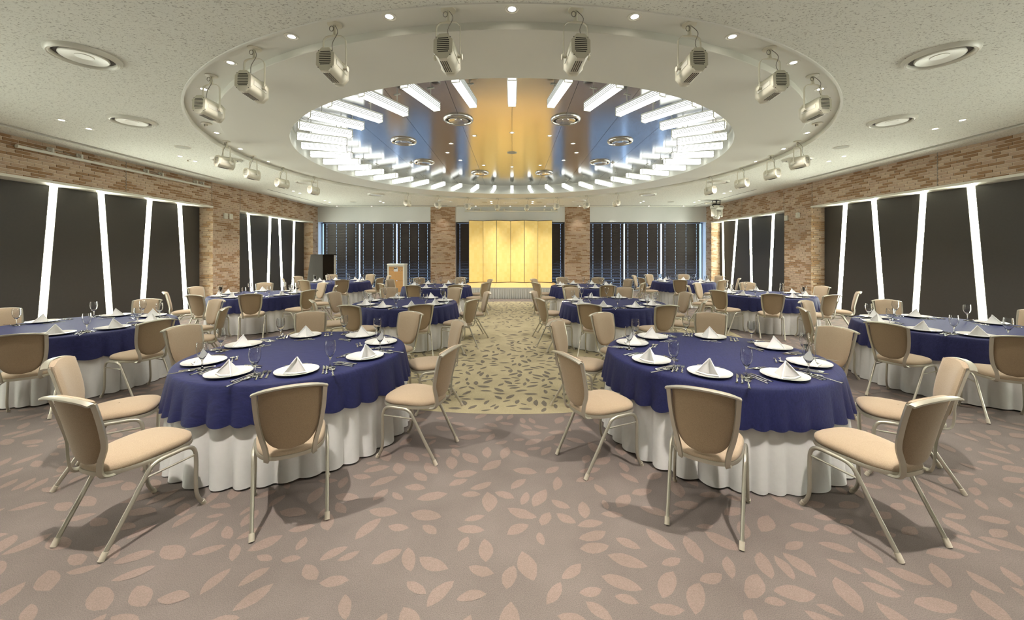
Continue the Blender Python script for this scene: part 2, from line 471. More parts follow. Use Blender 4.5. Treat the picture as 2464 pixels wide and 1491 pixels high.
ceiling = tag(c.build('ceiling', 'acoustic'), kind='structure')
for s in (-1, 1):
    ch = MB(); a0, a1 = sorted((s * XS0, s * XS1)); z = CEIL + 0.09
    ch.add([(a0, YB, CEIL), (a0, YS1, CEIL), (a1, YS1, CEIL), (a1, YB, CEIL), (a0, YB, z), (a0, YS1, z), (a1, YS1, z), (a1, YB, z)],
           [(0, 1, 5, 4), (1, 2, 6, 5), (2, 3, 7, 6), (3, 0, 4, 7), (4, 5, 6, 7)])
    ch.build('slot_channel', 'plaster', ceiling)
    dl = MB(); xm = s * (XS0 + 0.012)
    dl.box(xm - 0.01, xm + 0.01, YB, YS1 - 0.02, CEIL + 0.05, CEIL + 0.085)
    dl.build('slot_diffuser', 'slot', ceiling)
    # thin slot diffuser further on, turning along the far wall
    l2 = MB(); l2.box(s * 7.30 - 0.012, s * 7.30 + 0.012, 11.6, 15.62, CEIL - 0.003, CEIL + 0.02)
    l2.build('slot_diffuser', 'slot', ceiling)
    l3 = MB(); x0, x1 = sorted((s * 2.6, s * 7.30)); l3.box(x0, x1, 15.60, 15.63, CEIL - 0.003, CEIL + 0.02)
    l3.build('slot_diffuser', 'slot', ceiling)
l3 = MB(); l3.box(-2.2, 2.1, 15.60, 15.63, CEIL - 0.003, CEIL + 0.02); l3.build('slot_diffuser', 'slot', ceiling)

MB().lathe([(R_IN, CEIL), (R_SOF - 0.004, CEIL), (R_SOF, CEIL + 0.004), (R_SOF, GROOVE)], 160, 0, CY).build('ring_soffit', 'plaster', ceiling, 30)
MB().lathe([(R_SOF, GROOVE), (R_OUT, GROOVE)], 160, 0, CY).build('groove_top', 'plaster', ceiling, 30)
MB().lathe([(R_OUT, GROOVE), (R_OUT, CEIL - 0.008), (R_OUT + 0.022, CEIL - 0.008), (R_OUT + 0.026, CEIL + 0.002)], 160, 0, CY).build('groove_edge', 'plaster', ceiling, 30)
MB().lathe([(R_IN + 0.0, CEIL), (R_IN, CEIL + 0.004), (R_IN, METAL + 0.02)], 160, 0, CY).build('dome_wall', 'plaster', ceiling, 30)
MB().lathe([(R_IN - 0.025, METAL), (R_IN, METAL)], 160, 0, CY).build('dome_rim', 'plaster', ceiling, 30)
nb = MB(); nb.lathe([(0.001, METAL + 0.02), (R_IN + 0.05, METAL + 0.02)], 64, 0, CY); nb.build('ceiling_backing', 'leak_stop', ceiling)  # disc added above the panel gaps to stop light leaking through
STEP = 0.84; RM = R_IN - 0.022
for i in range(-5, 5):
    x0, x1 = i * STEP + 0.0025, (i + 1) * STEP - 0.0025
    x0, x1 = max(x0, -RM), min(x1, RM)
    if x1 - x0 < 0.01: continue
    pts = []
    N = 14
    for k in range(N + 1):
        x = x0 + (x1 - x0) * k / N; pts.append((x, CY - math.sqrt(max(0, RM * RM - x * x))))
    for k in range(N, -1, -1):
        x = x0 + (x1 - x0) * k / N; pts.append((x, CY + math.sqrt(max(0, RM * RM - x * x))))
    pp = MB().prism(pts, METAL, METAL + 0.01); pp.build('metal_panel', 'metal_ceiling', ceiling)

rf = MB(); rf.box(-9.2, 9.2, YB - 0.3, YF + 0.9, 4.0, 4.15); tag(rf.build('leak_stop_slab', 'leak_stop'), kind='structure')  # unseen slab added above the ceiling to block stray sky light

# ================================================================= BRICK WALLS
BL, BH, BJ = 0.208, 0.0551, 0.0075       # brick pitch, course, joint
rb = random.Random(31)
BR = ('brick_tan', 'brick_brown', 'brick_rose')
_bmesh = {}
def brick_mesh(k):
    if k not in _bmesh:
        b = MB(); b.cur = 0; w, h, d, e = BL - BJ, BH - BJ, 0.012, 0.0025
        vs = [(0, d, 0), (w, d, 0), (w, d, h), (0, d, h), (e, 0, e), (w - e, 0, e), (w - e, 0, h - e), (e, 0, h - e)]
        b.add(vs, [(4, 5, 6, 7), (0, 1, 5, 4), (1, 2, 6, 5), (2, 3, 7, 6), (3, 0, 4, 7)])
        _bmesh[k] = b.mesh('brick', BR[k])
    return _bmesh[k]
_pat = {}
def tone(row, col):
    """two-tone brick slips: browns run in short diagonal flights"""
    if (row, col) in _pat: return _pat[(row, col)]
    p = 0.30
    if _pat.get((row, col - 1)) == 1: p -= 0.06
    if _pat.get((row - 1, col)) == 1: p += 0.16
    k = 1 if rb.random() < p else (2 if rb.random() < 0.35 else 0)
    _pat[(row, col)] = k; return k

def lay(field, X, u0, u1, z0, z1, single=None, parent=None, budget=None, off=0):
    """bricks on a face whose local x runs u0..u1 and z runs z0..z1 (whole courses from the ceiling down)"""
    rz = X.to_euler().z
    row = 0; zt = CEIL - 0.003
    while zt > z0 + 0.004:
        zb = zt - (BH - BJ)
        if zb < z1 - 0.004 and zt > z0:
            shift = (0.5 * BL if row % 2 else 0.0) + 0.25 * BL * ((row // 3) % 2)
            col = math.floor((u0 - shift) / BL)
            while col * BL + shift < u1 - 0.01:
                a, b = col * BL + shift, col * BL + shift + BL - BJ
                a2, b2 = max(a, u0), min(b, u1); lo, hi = max(zb, z0), min(zt, z1)
                if b2 - a2 > 0.015 and hi - lo > 0.01:
                    k = tone(row, col + off)
                    full = a2 == a and b2 == b and lo == zb and hi == zt
                    if single and full and single(a, zb) and budget[0] > 0:
                        budget[0] -= 1
                        o = ob('brick', brick_mesh(k), parent); o.location = X @ Vector((a, 0, zb)); o.rotation_euler = (0, 0, rz)
                    else:
                        field.cur = k; field.X = X; e = 0.0025; d = 0.012
                        field.add([(a2, d, lo), (b2, d, lo), (b2, d, hi), (a2, d, hi), (a2 + e, 0, lo + e), (b2 - e, 0, lo + e), (b2 - e, 0, hi - e), (a2 + e, 0, hi - e)],
                                  [(4, 5, 6, 7), (0, 1, 5, 4), (1, 2, 6, 5), (2, 3, 7, 6), (3, 0, 4, 7)])
                col += 1
        zt -= BH; row += 1
    field.X = None

BAYS = [(0.2, 4.6), (5.6, 10.46), (11.48, 15.70)]
PIERS = [(YB, 0.2), (4.6, 5.6), (10.46, 11.48), (15.70, YF)]
SLOTS = {-1: [[(0.95, 1.15), (1.8, 1.6), (2.9, 3.1), (3.9, 3.7)],  # first bay lies out of view, its glowing slots added to brighten the ceiling
              [(7.13, 6.93), (7.95, 8.14), (9.02, 8.82), (9.83, 10.02)],
              [(12.39, 12.58), (13.51, 13.38), (14.05, 14.23), (15.00, 14.89)]],
         1: [[(0.95, 1.15), (1.8, 1.6), (2.9, 3.1), (3.9, 3.7)],
             [(7.12, 6.91), (7.94, 8.12), (9.03, 8.80), (9.80, 10.00)],
             [(12.50, 12.68), (13.71, 13.63), (14.53, 14.90), (15.50, 15.42)]]}
SIDE = {-1: 'left', 1: 'right'}
for s in (-1, 1):
    w = MB(); xm, xo = s * (XW + 0.010), s * 8.95
    a, b = sorted((xm, xo))
    w.box(a, b, YB, YF, LINTEL, 4.0)
    for (y0, y1) in PIERS: w.box(a, b, y0, y1, 0, LINTEL)
    a2, b2 = sorted((s * 8.62, xo)); w.box(a2, b2, YB, YF, 0, LINTEL)
    wall = tag(w.build('wall_' + SIDE[s], 'mortar'), kind='structure')
    X = Matrix.Rotation(-s * PI / 2, 4, 'Z')
    X = Matrix.Translation((s * XW, 0, 0)) @ X
    U = (lambda y: y) if s < 0 else (lambda y: -y)
    fld = MB(); bud = [300]
    def one(u, z, s=s): y = u if s < 0 else -u; return 5.25 < y < 10.6 and z > LINTEL
    u0, u1 = sorted((U(1.5), U(YF))); lay(fld, X, u0, u1, LINTEL, CEIL, one, wall, bud)
    for (y0, y1) in PIERS[1:]:
        u0, u1 = sorted((U(y0), U(y1))); lay(fld, X, u0, u1, 0.0, LINTEL, None, wall)
        # the near reveal of the pier, facing the camera
        xa, xb = sorted((s * XW, s * XP)); XR = Matrix.Translation((0, y0 - 0.010, 0))
        lay(fld, XR, xa, xb, 0.0, LINTEL, None, wall, off=500)
    o = fld.build('brick_field', list(BR), wall); tag(o, kind='stuff')
    for (y0, y1) in BAYS:
        t = MB(); xa, xb = sorted((s * (XW - 0.006), s * (XP + 0.1))); t.box(xa, xb, y0, y1, LINTEL - 0.045, LINTEL)
        t.build('lintel_trim', 'trim', wall)
    # expansion joints in the brick band
    for yj in ((8.10, 10.42, 11.5, 13.6) if s < 0 else (7.35, 10.42, 11.5, 13.6)):
        j = MB(); xa, xb = sorted((s * (XW - 0.0015), s * (XW + 0.01))); j.box(xa, xb, yj - 0.006, yj + 0.006, LINTEL, CEIL); j.build('brick_joint', 'cable', wall)
    bb = MB()
    for (y0, y1) in BAYS:
        xa, xb = sorted((s * (XP - 0.012), s * (XP + 0.1))); bb.box(xa, xb, y0, y1, 0, 0.07)
    tag(bb.build('baseboard_' + SIDE[s], 'panel'), kind='structure')
    # ---- panelled bays with slanted light slots
    for bi, (y0, y1) in enumerate(BAYS):
        where = ('added unseen beside the camera', 'beside the front tables', 'beside the rear tables')[bi]
        bay = thing('light_slot_panelling', (s * XP, (y0 + y1) / 2, 0), 0,
                    'dark wall panels parted by four slanted light slots, %s wall, %s' % (SIDE[s], where), 'wall panel', 'panelled wall bays')
        yc = (y0 + y1) / 2; hw = 0.070; Z0, Z1 = 0.07, LINTEL - 0.045; D = 0.10
        edges = [((y0, y0), None)]
        sl = SLOTS[s][bi]
        cuts = [(y0, y0)] + [v for (tp, bt) in sl for v in ((tp - hw, bt - hw), (tp + hw, bt + hw))] + [(y1, y1)]
        for k in range(0, len(cuts), 2):
            (t0, b0), (t1, b1) = cuts[k], cuts[k + 1]
            pb = MB(); q = [(b0 - yc, Z0), (b1 - yc, Z0), (t1 - yc, Z1), (t0 - yc, Z1)]
            vs = [(0, y, z) for y, z in q] + [(s * D, y, z) for y, z in q]
            fs = [(0, 1, 2, 3), (7, 6, 5, 4), (0, 4, 5, 1), (1, 5, 6, 2), (2, 6, 7, 3), (3, 7, 4, 0)]
            pb.add(vs, fs if s < 0 else [f[::-1] for f in fs]); pb.build('panel', 'panel', bay)
        for (tp, bt) in sl:
            lb = MB(); q = [(bt - hw - yc, Z0), (bt + hw - yc, Z0), (tp + hw - yc, Z1), (tp - hw - yc, Z1)]
            f = (0, 1, 2, 3) if s < 0 else (3, 2, 1, 0)
            lb.add([(s * 0.065, y, z) for y, z in q], [f]); so = lb.build('light_strip', 'strip', bay)
            for sg in (-1, 1):
                rv = MB(); yb_, yt_ = bt + sg * hw - yc, tp + sg * hw - yc; th = -sg * 0.008
                vs = [(s * -0.002, yb_, Z0), (s * -0.002, yb_ + th, Z0), (s * 0.07, yb_ + th, Z0), (s * 0.07, yb_, Z0),
                      (s * -0.002, yt_, Z1), (s * -0.002, yt_ + th, Z1), (s * 0.07, yt_ + th, Z1), (s * 0.07, yt_, Z1)]
                rv.add(vs, [(0, 3, 2, 1), (4, 5, 6, 7), (0, 1, 5, 4), (1, 2, 6, 5), (2, 3, 7, 6), (3, 0, 4, 7)])
                rv.build('slot_edge', 'trim', so)

wf = MB(); wf.box(-9, 9, YB - 0.2, YB, 0, 4.0); tag(wf.build('wall_front', 'header'), kind='structure')

# ================================================================= FAR WALL
HEAD = 2.873
COLS = [(-3.37, -2.34), (2.19, 3.22)]
wb = MB(); wb.box(-8.6, 8.6, YF, YF + 0.10, HEAD, 4.0)
for (a, b) in COLS: wb.box(a + 0.004, b - 0.004, YF + 0.010, YF + 0.6, 0, 3.9)
wb.box(-8.95, -8.03, YF + 0.002, YF + 0.6, 0, 3.9); wb.box(8.03, 8.95, YF + 0.002, YF + 0.6, 0, 3.9)
wb.box(-8.6, 8.6, YF + 0.10, YF + 0.6, HEAD + 0.0, 3.9)
wall_back = tag(wb.build('wall_back', 'header'), kind='structure')
fld = MB()
for i, (a, b) in enumerate(COLS):
    # brick piers stand 2 cm proud of the header, bricks on the front and on both returns
    mo = MB(); mo.box(a, b, YF - 0.010, YF + 0.4, 0, CEIL - 0.001); mo.build('pier_core', 'mortar', wall_back)
    lay(fld, Matrix.Translation((0, YF - 0.022, 0)), a, b, 0.0, CEIL - 0.002, None, wall_back, off=900 + 50 * i)
o = fld.build('brick_field', list(BR), wall_back); tag(o, kind='stuff')

WINS = [(-8.03, -3.37), (-2.34, 2.19), (3.22, 8.03)]
BLINDS = [[(-7.86, -6.39), (-6.34, -4.83), (-4.79, -3.40)], [(-2.31, -0.83), (-0.79, 0.66), (0.70, 2.16)], [(3.25, 4.66), (4.71, 6.20), (6.26, 7.83)]]
YBL = YF + 0.14
for wi, (a, b) in enumerate(WINS):
    fr = MB(); y0, y1 = YF + 0.30, YF + 0.36
    for (x0, x1, z0, z1) in ((a, a + 0.05, 0, HEAD), (b - 0.05, b, 0, HEAD), (a, b, 0, 0.06), (a, b, HEAD - 0.05, HEAD)): fr.box(x0, x1, y0, y1, z0, z1)
    for k in (1, 2):
        xm = (BLINDS[wi][k - 1][1] + BLINDS[wi][k][0]) / 2; fr.box(xm - 0.020, xm + 0.020, y0, y1, 0, HEAD)
    win = tag(fr.build('window_%d' % (wi + 1), 'window_frame'), kind='structure')
    for k in range(3):
        x0, x1 = BLINDS[wi][k]; pn = MB(); pn.add([(x0, y0 + 0.03, 0.06), (x1, y0 + 0.03, 0.06), (x1, y0 + 0.03, HEAD - 0.05), (x0, y0 + 0.03, HEAD - 0.05)], [(0, 1, 2, 3)])
        pn.build('pane', 'pane', win)
    por = bpy.data.lights.new('sky_portal', 'AREA'); por.shape = 'RECTANGLE'; por.size = b - a; por.size_y = HEAD; por.cycles.is_portal = True
    po = bpy.data.objects.new('sky_portal', por); COL.objects.link(po); po.location = ((a + b) / 2, YF + 0.45, HEAD / 2); po.rotation_euler = (-PI / 2, 0, 0); po.parent = win
    po.rotation_euler = (PI / 2, 0, PI)
    wn = ('window on the podium side', 'window behind the gold screen', 'window on the moving-head lamp side')[wi]
    for k, (x0, x1) in enumerate(BLINDS[wi]):
        L = x1 - x0
        bl = thing('venetian_blind', (x0, YBL, 0), 0, '%s dark venetian blind counted from the left, %s' % (('first', 'second', 'third')[k], wn), 'blind', 'venetian blinds on the far wall')
        hd = MB(); hd.box(-0.015, L + 0.015, -0.04, 0.03, HEAD - 0.05, HEAD + 0.01); hd.build('headrail', 'blind', bl)
        bt = MB(); bt.box(0, L, -0.02, 0.02, 0.05, 0.075); bt.build('bottom_rail', 'blind', bl)
        lx = [0.13 + (L - 0.26) * q / 3 for q in range(4)]
        for q in lx:
            cd = MB(); cd.box(q - 0.0012, q + 0.0012, -0.038, -0.0355, 0.07, HEAD - 0.05); cd.build('ladder_cord', 'blind', bl)
        sm = MB(); W2, HWX, HWW = 0.0345, 0.006, 0.009
        xs = [0.0]
        for q in lx: xs += [q - HWX, q + HWX]
        xs.append(L)
        T = Matrix.Rotation(math.radians(-67), 4, 'X'); sm.X = T
        for q in range(0, len(xs), 2): sm.box(xs[q], xs[q + 1], -W2, W2, -0.0012, 0.0012)
        for q in lx:
            sm.box(q - HWX, q + HWX, -W2, -HWW, -0.0012, 0.0012); sm.box(q - HWX, q + HWX, HWW, W2, -0.0012, 0.0012)
        me = sm.mesh('slat', 'blind'); z = 0.100; pitch = 0.0640
        while z < HEAD - 0.05:
            ob('slat', me, bl, (0, 0, z)); z += pitch

# ================================================================= CEILING FITTINGS
def spot_lamp(parent, z, watt, angle=100, blend=0.6, col=WARM, rad=0.045):
    l = bpy.data.lights.new('lamp_light', 'SPOT'); l.energy = watt; l.spot_size = math.radians(angle); l.spot_blend = blend
    l.color = col; l.shadow_soft_size = rad
    o = bpy.data.objects.new('lamp_light', l); COL.objects.link(o); o.parent = parent; o.location = (0, 0, z)
    return o
_dl = {}
def downlight(x, y, z, label, group, watt=DOWN_WATT, r=0.055, angle=100):
    key = round(r, 3)
    if key not in _dl:
        t = MB().lathe([(r * 0.86, 0.012), (r * 0.86, -0.001), (r * 0.95, -0.004), (r * 1.12, -0.003), (r * 1.14, 0.002)], 20).mesh('trim_ring', 'white_metal', 40)
        e = MB(); e.lathe([(0.0005, -0.0005), (r * 0.5, -0.0008), (r * 0.87, 0.003)], 20); _dl[key] = (t, e.mesh('lamp', 'lamp', 40))
    o = thing('downlight', (x, y, z), 0, label, 'downlight', group)
    ob('trim_ring', _dl[key][0], o); ob('lamp', _dl[key][1], o)
    if watt > 0: spot_lamp(o, -0.03, watt, angle, rad=0.03)
    return o

def ring_phrase(k, n, what):
    """k steps from the nearest one; positive goes to the right-hand side"""
    if k == 0: return 'nearest ' + what
    if 2 * abs(k) == n: return 'farthest ' + what
    return '%s %s to the %s of the nearest' % (ORD[abs(k)], what, 'right' if k > 0 else 'left')

for k in range(-15, 17):
    a = math.radians(11.25 * k); R = (R_SOF + R_OUT) / 2
    downlight(R * math.sin(a), CY - R * math.cos(a), GROOVE, ring_phrase(k, 32, 'small downlight in the round ceiling groove'), 'downlights in the ring groove', DOWN_WATT * 0.55, 0.055, 110)
for k in range(-5, 7):
    a = math.radians(30 * k)
    downlight(1.39 * math.sin(a), CY - 1.39 * math.cos(a), METAL, ring_phrase(k, 12, 'small downlight in the metal dome ceiling'), 'downlights in the metal ceiling', DOWN_WATT * 0.55, 0.045)
# pairs on the flat ceiling (pixel positions in the photograph's left half, mirrored to the right)
PAIRS = [((148, 289), (214, 310)), ((433, 376), (469, 388)), ((598, 425), (620, 434)), ((706, 459.7), (721.6, 464.7)), ((781.7, 482.9), (793, 486.5)), ((915, 484), (922.6, 487.4)), ((1182, 485), (1183, 488.7))]
for i, pr in enumerate(PAIRS):
    for j, (px, py) in enumerate(pr):
        x, y = ceil_xy(px, py)
        for s in (1, -1):
            downlight(x * s, y, CEIL, '%s lamp of the %s downlight pair on the %s ceiling, counted from the camera' % (('first', 'second')[j], ORD[i + 1], ('left', 'right')[s < 0]), 'paired ceiling downlights', DOWN_WATT * (1.4 if i == 6 else 1.0))
for k in range(-5, 6):
    downlight(-0.07 + k * 1.405, 15.75, CEIL, '%s downlight along the far wall, counted from the left' % ORD[k + 6], 'downlights along the far wall', DOWN_WATT * 0.3, 0.05, 72)
for i, (x, y) in enumerate([(-1.9, 1.55), (1.9, 1.55), (-4.6, 1.7), (4.6, 1.7), (-3.3, -1.2), (3.3, -1.2), (0, 0.2), (-6.6, 3.6), (6.6, 3.6)]):
    downlight(x, y, CEIL, 'ceiling downlight over the front of the hall, %s of the nine' % ORD[i + 1], 'downlights above the camera', DOWN_WATT * (4.6 if i < 2 else 1.1))

# ---- radial fluorescent fixtures in the dome
FR0, FR1, FB, FT = 3.275, 4.06, 3.512, 3.628
def tube_proto():
    t = thing('fluorescent_fixture'); h = 0.047
    d = MB(); d.bbox(-h, h, -(FR1 - FR0) / 2 + 0.004, (FR1 - FR0) / 2 - 0.004, 0.0, FT - FB - 0.012, 0.005); d.build('diffuser', 'tube', t)
    for sg in (-1, 1):
        e = MB(); y = sg * (FR1 - FR0) / 2; y0_, y1_ = min(y, y - sg * 0.013), max(y, y - sg * 0.013)
        for (xa, xb, za, zb_) in ((-h - 0.003, -h + 0.004, -0.003, FT - FB), (h - 0.004, h + 0.003, -0.003, FT - FB), (-h + 0.004, h - 0.004, -0.003, 0.004)): e.box(xa, xb, y0_, y1_, za, zb_)
        e.build('end_frame', 'white_metal', t)
        for z in (0.030, 0.052, 0.074, 0.096):
            f = MB(); f.box(sg * h, sg * (h + 0.010), -(FR1 - FR0) / 2 + 0.012, (FR1 - FR0) / 2 - 0.012, z - 0.0035, z + 0.0035) if sg > 0 else f.box(-(h + 0.010), -h, -(FR1 - FR0) / 2 + 0.012, (FR1 - FR0) / 2 - 0.012, z - 0.0035, z + 0.0035)
            f.build('louvre_fin', 'fin', t)
    tp = MB(); tp.box(-h - 0.004, h + 0.004, -(FR1 - FR0) / 2, (FR1 - FR0) / 2, FT - FB - 0.012, FT - FB); tp.build('top_plate', 'white_metal', t)
    for y in (-0.22, 0.22):
        st = MB(); st.tube([(0, y, FT - FB), (0, y, METAL - FB)], 0.006, 8); so = st.build('stem', 'white_metal', t, 40)
        pl = MB(); pl.box(-0.05, 0.05, y - 0.014, y + 0.014, METAL - FB - 0.006, METAL - FB - 0.001); pl.build('mounting_plate', 'white_metal', so)
    return t
tp0 = tube_proto(); first = True
for k in range(-19, 21):
    a = math.radians(9 * k); R = (FR0 + FR1) / 2
    o = tp0 if first else copy_tree(tp0); first = False
    o.location = (R * math.sin(a), CY - R * math.cos(a), FB); o.rotation_euler = (0, 0, a)
    tag(o, ring_phrase(k, 40, 'radial fluorescent light under the metal dome'), 'ceiling light', 'radial fluorescent lights')

# ---- round air diffusers
def diffuser(x, y, z, r, label, group, metal=False):
    o = thing('air_diffuser', (x, y, z), 0, label, 'air diffuser', group)
    key = ('dif', r, metal)
    if key not in _dl:
        mt = 'steel_soft' if metal else 'white_metal'
        fl_ = MB().lathe([(r * 0.82, -0.001), (r * 0.83, -0.026), (r * 0.86, -0.034), (r * 0.90, -0.030), (r * 0.93, -0.036), (r, -0.020), (r * 1.02, 0.001)], 40).mesh('flange', mt, 40)
        cn = MB().lathe([(r * 0.66, -0.006), (r * 0.67, -0.022), (r * 0.64, -0.030), (r * 0.26, -0.012)], 40).mesh('cone', mt, 40)
        ce = MB().lathe([(r * 0.26, -0.012), (r * 0.25, -0.017), (0.0005, -0.017)], 32).mesh('centre_plate', mt, 40)
        bk = MB().lathe([(0.0005, -0.003), (r * 0.83, -0.003)], 32).mesh('backing_disc', 'slot', 40)
        _dl[key] = (fl_, cn, ce, bk)
    for nm, me in zip(('flange', 'cone', 'centre_plate', 'backing_disc'), _dl[key]): ob(nm, me, o)
    return o
M['steel_soft'] = simple('satin_chrome', (0.66, 0.65, 0.60, 1), 0.22, 0.9)
for k in range(8):
    kk = k - 4; a = math.radians(45 * kk + 22.5)
    diffuser(2.26 * math.sin(a), CY - 2.26 * math.cos(a), METAL - 0.0, 0.238,
             '%s chrome air diffuser of the metal dome, counted to the %s from the camera side' % (ORD[(kk + 1) if kk >= 0 else -kk], 'right' if kk >= 0 else 'left'), 'chrome diffusers in the metal ceiling', True)
for i, (px, py) in enumerate([(203, 133), (318, 290), (545, 383), (735, 437), (905, 467), (1071.7, 482)]):
    x, y = ceil_xy(px, py)
    for s in (1, -1):
        diffuser(x * s, y, CEIL, 0.262, '%s white round air diffuser on the %s ceiling, counted from the camera' % (ORD[i + 1], ('left', 'right')[s < 0]), 'white ceiling diffusers')
x, y = ceil_xy(1228, 487.2); diffuser(x, y, CEIL, 0.262, 'white round air diffuser on the ceiling in front of the gold screen', 'white ceiling diffusers')
# ---- flat ceiling speakers
def speaker_disc(x, y, z, r, label):
    o = thing('ceiling_speaker', (x, y, z), 0, label, 'speaker', 'round ceiling speakers')
    if ('spk', r) not in _dl:
        _dl[('spk', r)] = (MB().lathe([(r * 0.9, -0.006), (r * 0.97, -0.008), (r, 0.002)], 28).mesh('rim', 'cream_metal', 40), MB().lathe([(0.0005, -0.010), (r * 0.6, -0.009), (r * 0.91, -0.005)], 28).mesh('grille', 'spk', 40))
    ob('rim', _dl[('spk', r)][0], o); ob('grille', _dl[('spk', r)][1], o)
M['spk'] = simple('speaker_grille', (0.42, 0.42, 0.36, 1), 0.6, noise=(300, 0.3))
speaker_disc(0, CY, METAL, 0.105, 'small round grey speaker at the centre of the metal dome')
for i, (px, py) in enumerate([(440, 354), (850, 485.5), (1166, 486)]):
    x, y = ceil_xy(px, py)
    for s in (1, -1): speaker_disc(x * s, y, CEIL, 0.125, '%s flat round speaker in the %s ceiling, counted from the camera' % (ORD[i + 1], ('left', 'right')[s < 0]))
# ---- sprinklers and detectors
def sprinkler(x, y, z, label):
    o = thing('sprinkler', (x, y, z), 0, label, 'sprinkler', 'ceiling sprinklers')
    MB().lathe([(0.05, 0.0), (0.045, -0.006), (0.016, -0.010)], 16, cap1=True).build('escutcheon', 'white_metal', o, 40)
    MB().lathe([(0.012, -0.008), (0.012, -0.03)], 10, cap1=True).build('nozzle', 'cream_metal', o, 40)
    MB().lathe([(0.024, -0.034), (0.024, -0.037)], 12, cap0=True, cap1=True).build('deflector', 'cream_metal', o, 40)
for i, (px, py, w) in enumerate([(237, 374, 'above the white pipe rail'), (452, 384, 'between the second downlight pair')]):
    x, y = ceil_xy(px, py); sprinkler(x, y, CEIL, 'small white ceiling sprinkler ' + w)
for k, nm in ((-1, 'left'), (1, 'right')): sprinkler(2.4 * k, CY + 0.9, METAL, 'small white sprinkler on the %s of the metal dome ceiling' % nm)
for i, (px, py) in enumerate([(1128, 490.5), (1327, 490.5)]):
    x, y = ceil_xy(px, py); t = MB(); t.box(x - 0.2, x + 0.2, y - 0.2, y + 0.2, CEIL - 0.005, CEIL + 0.001)
    tag(t.build('access_hatch', 'header'), 'flat square ceiling access hatch near the %s brick pier' % ('left', 'right')[i], 'hatch', 'ceiling hatches')

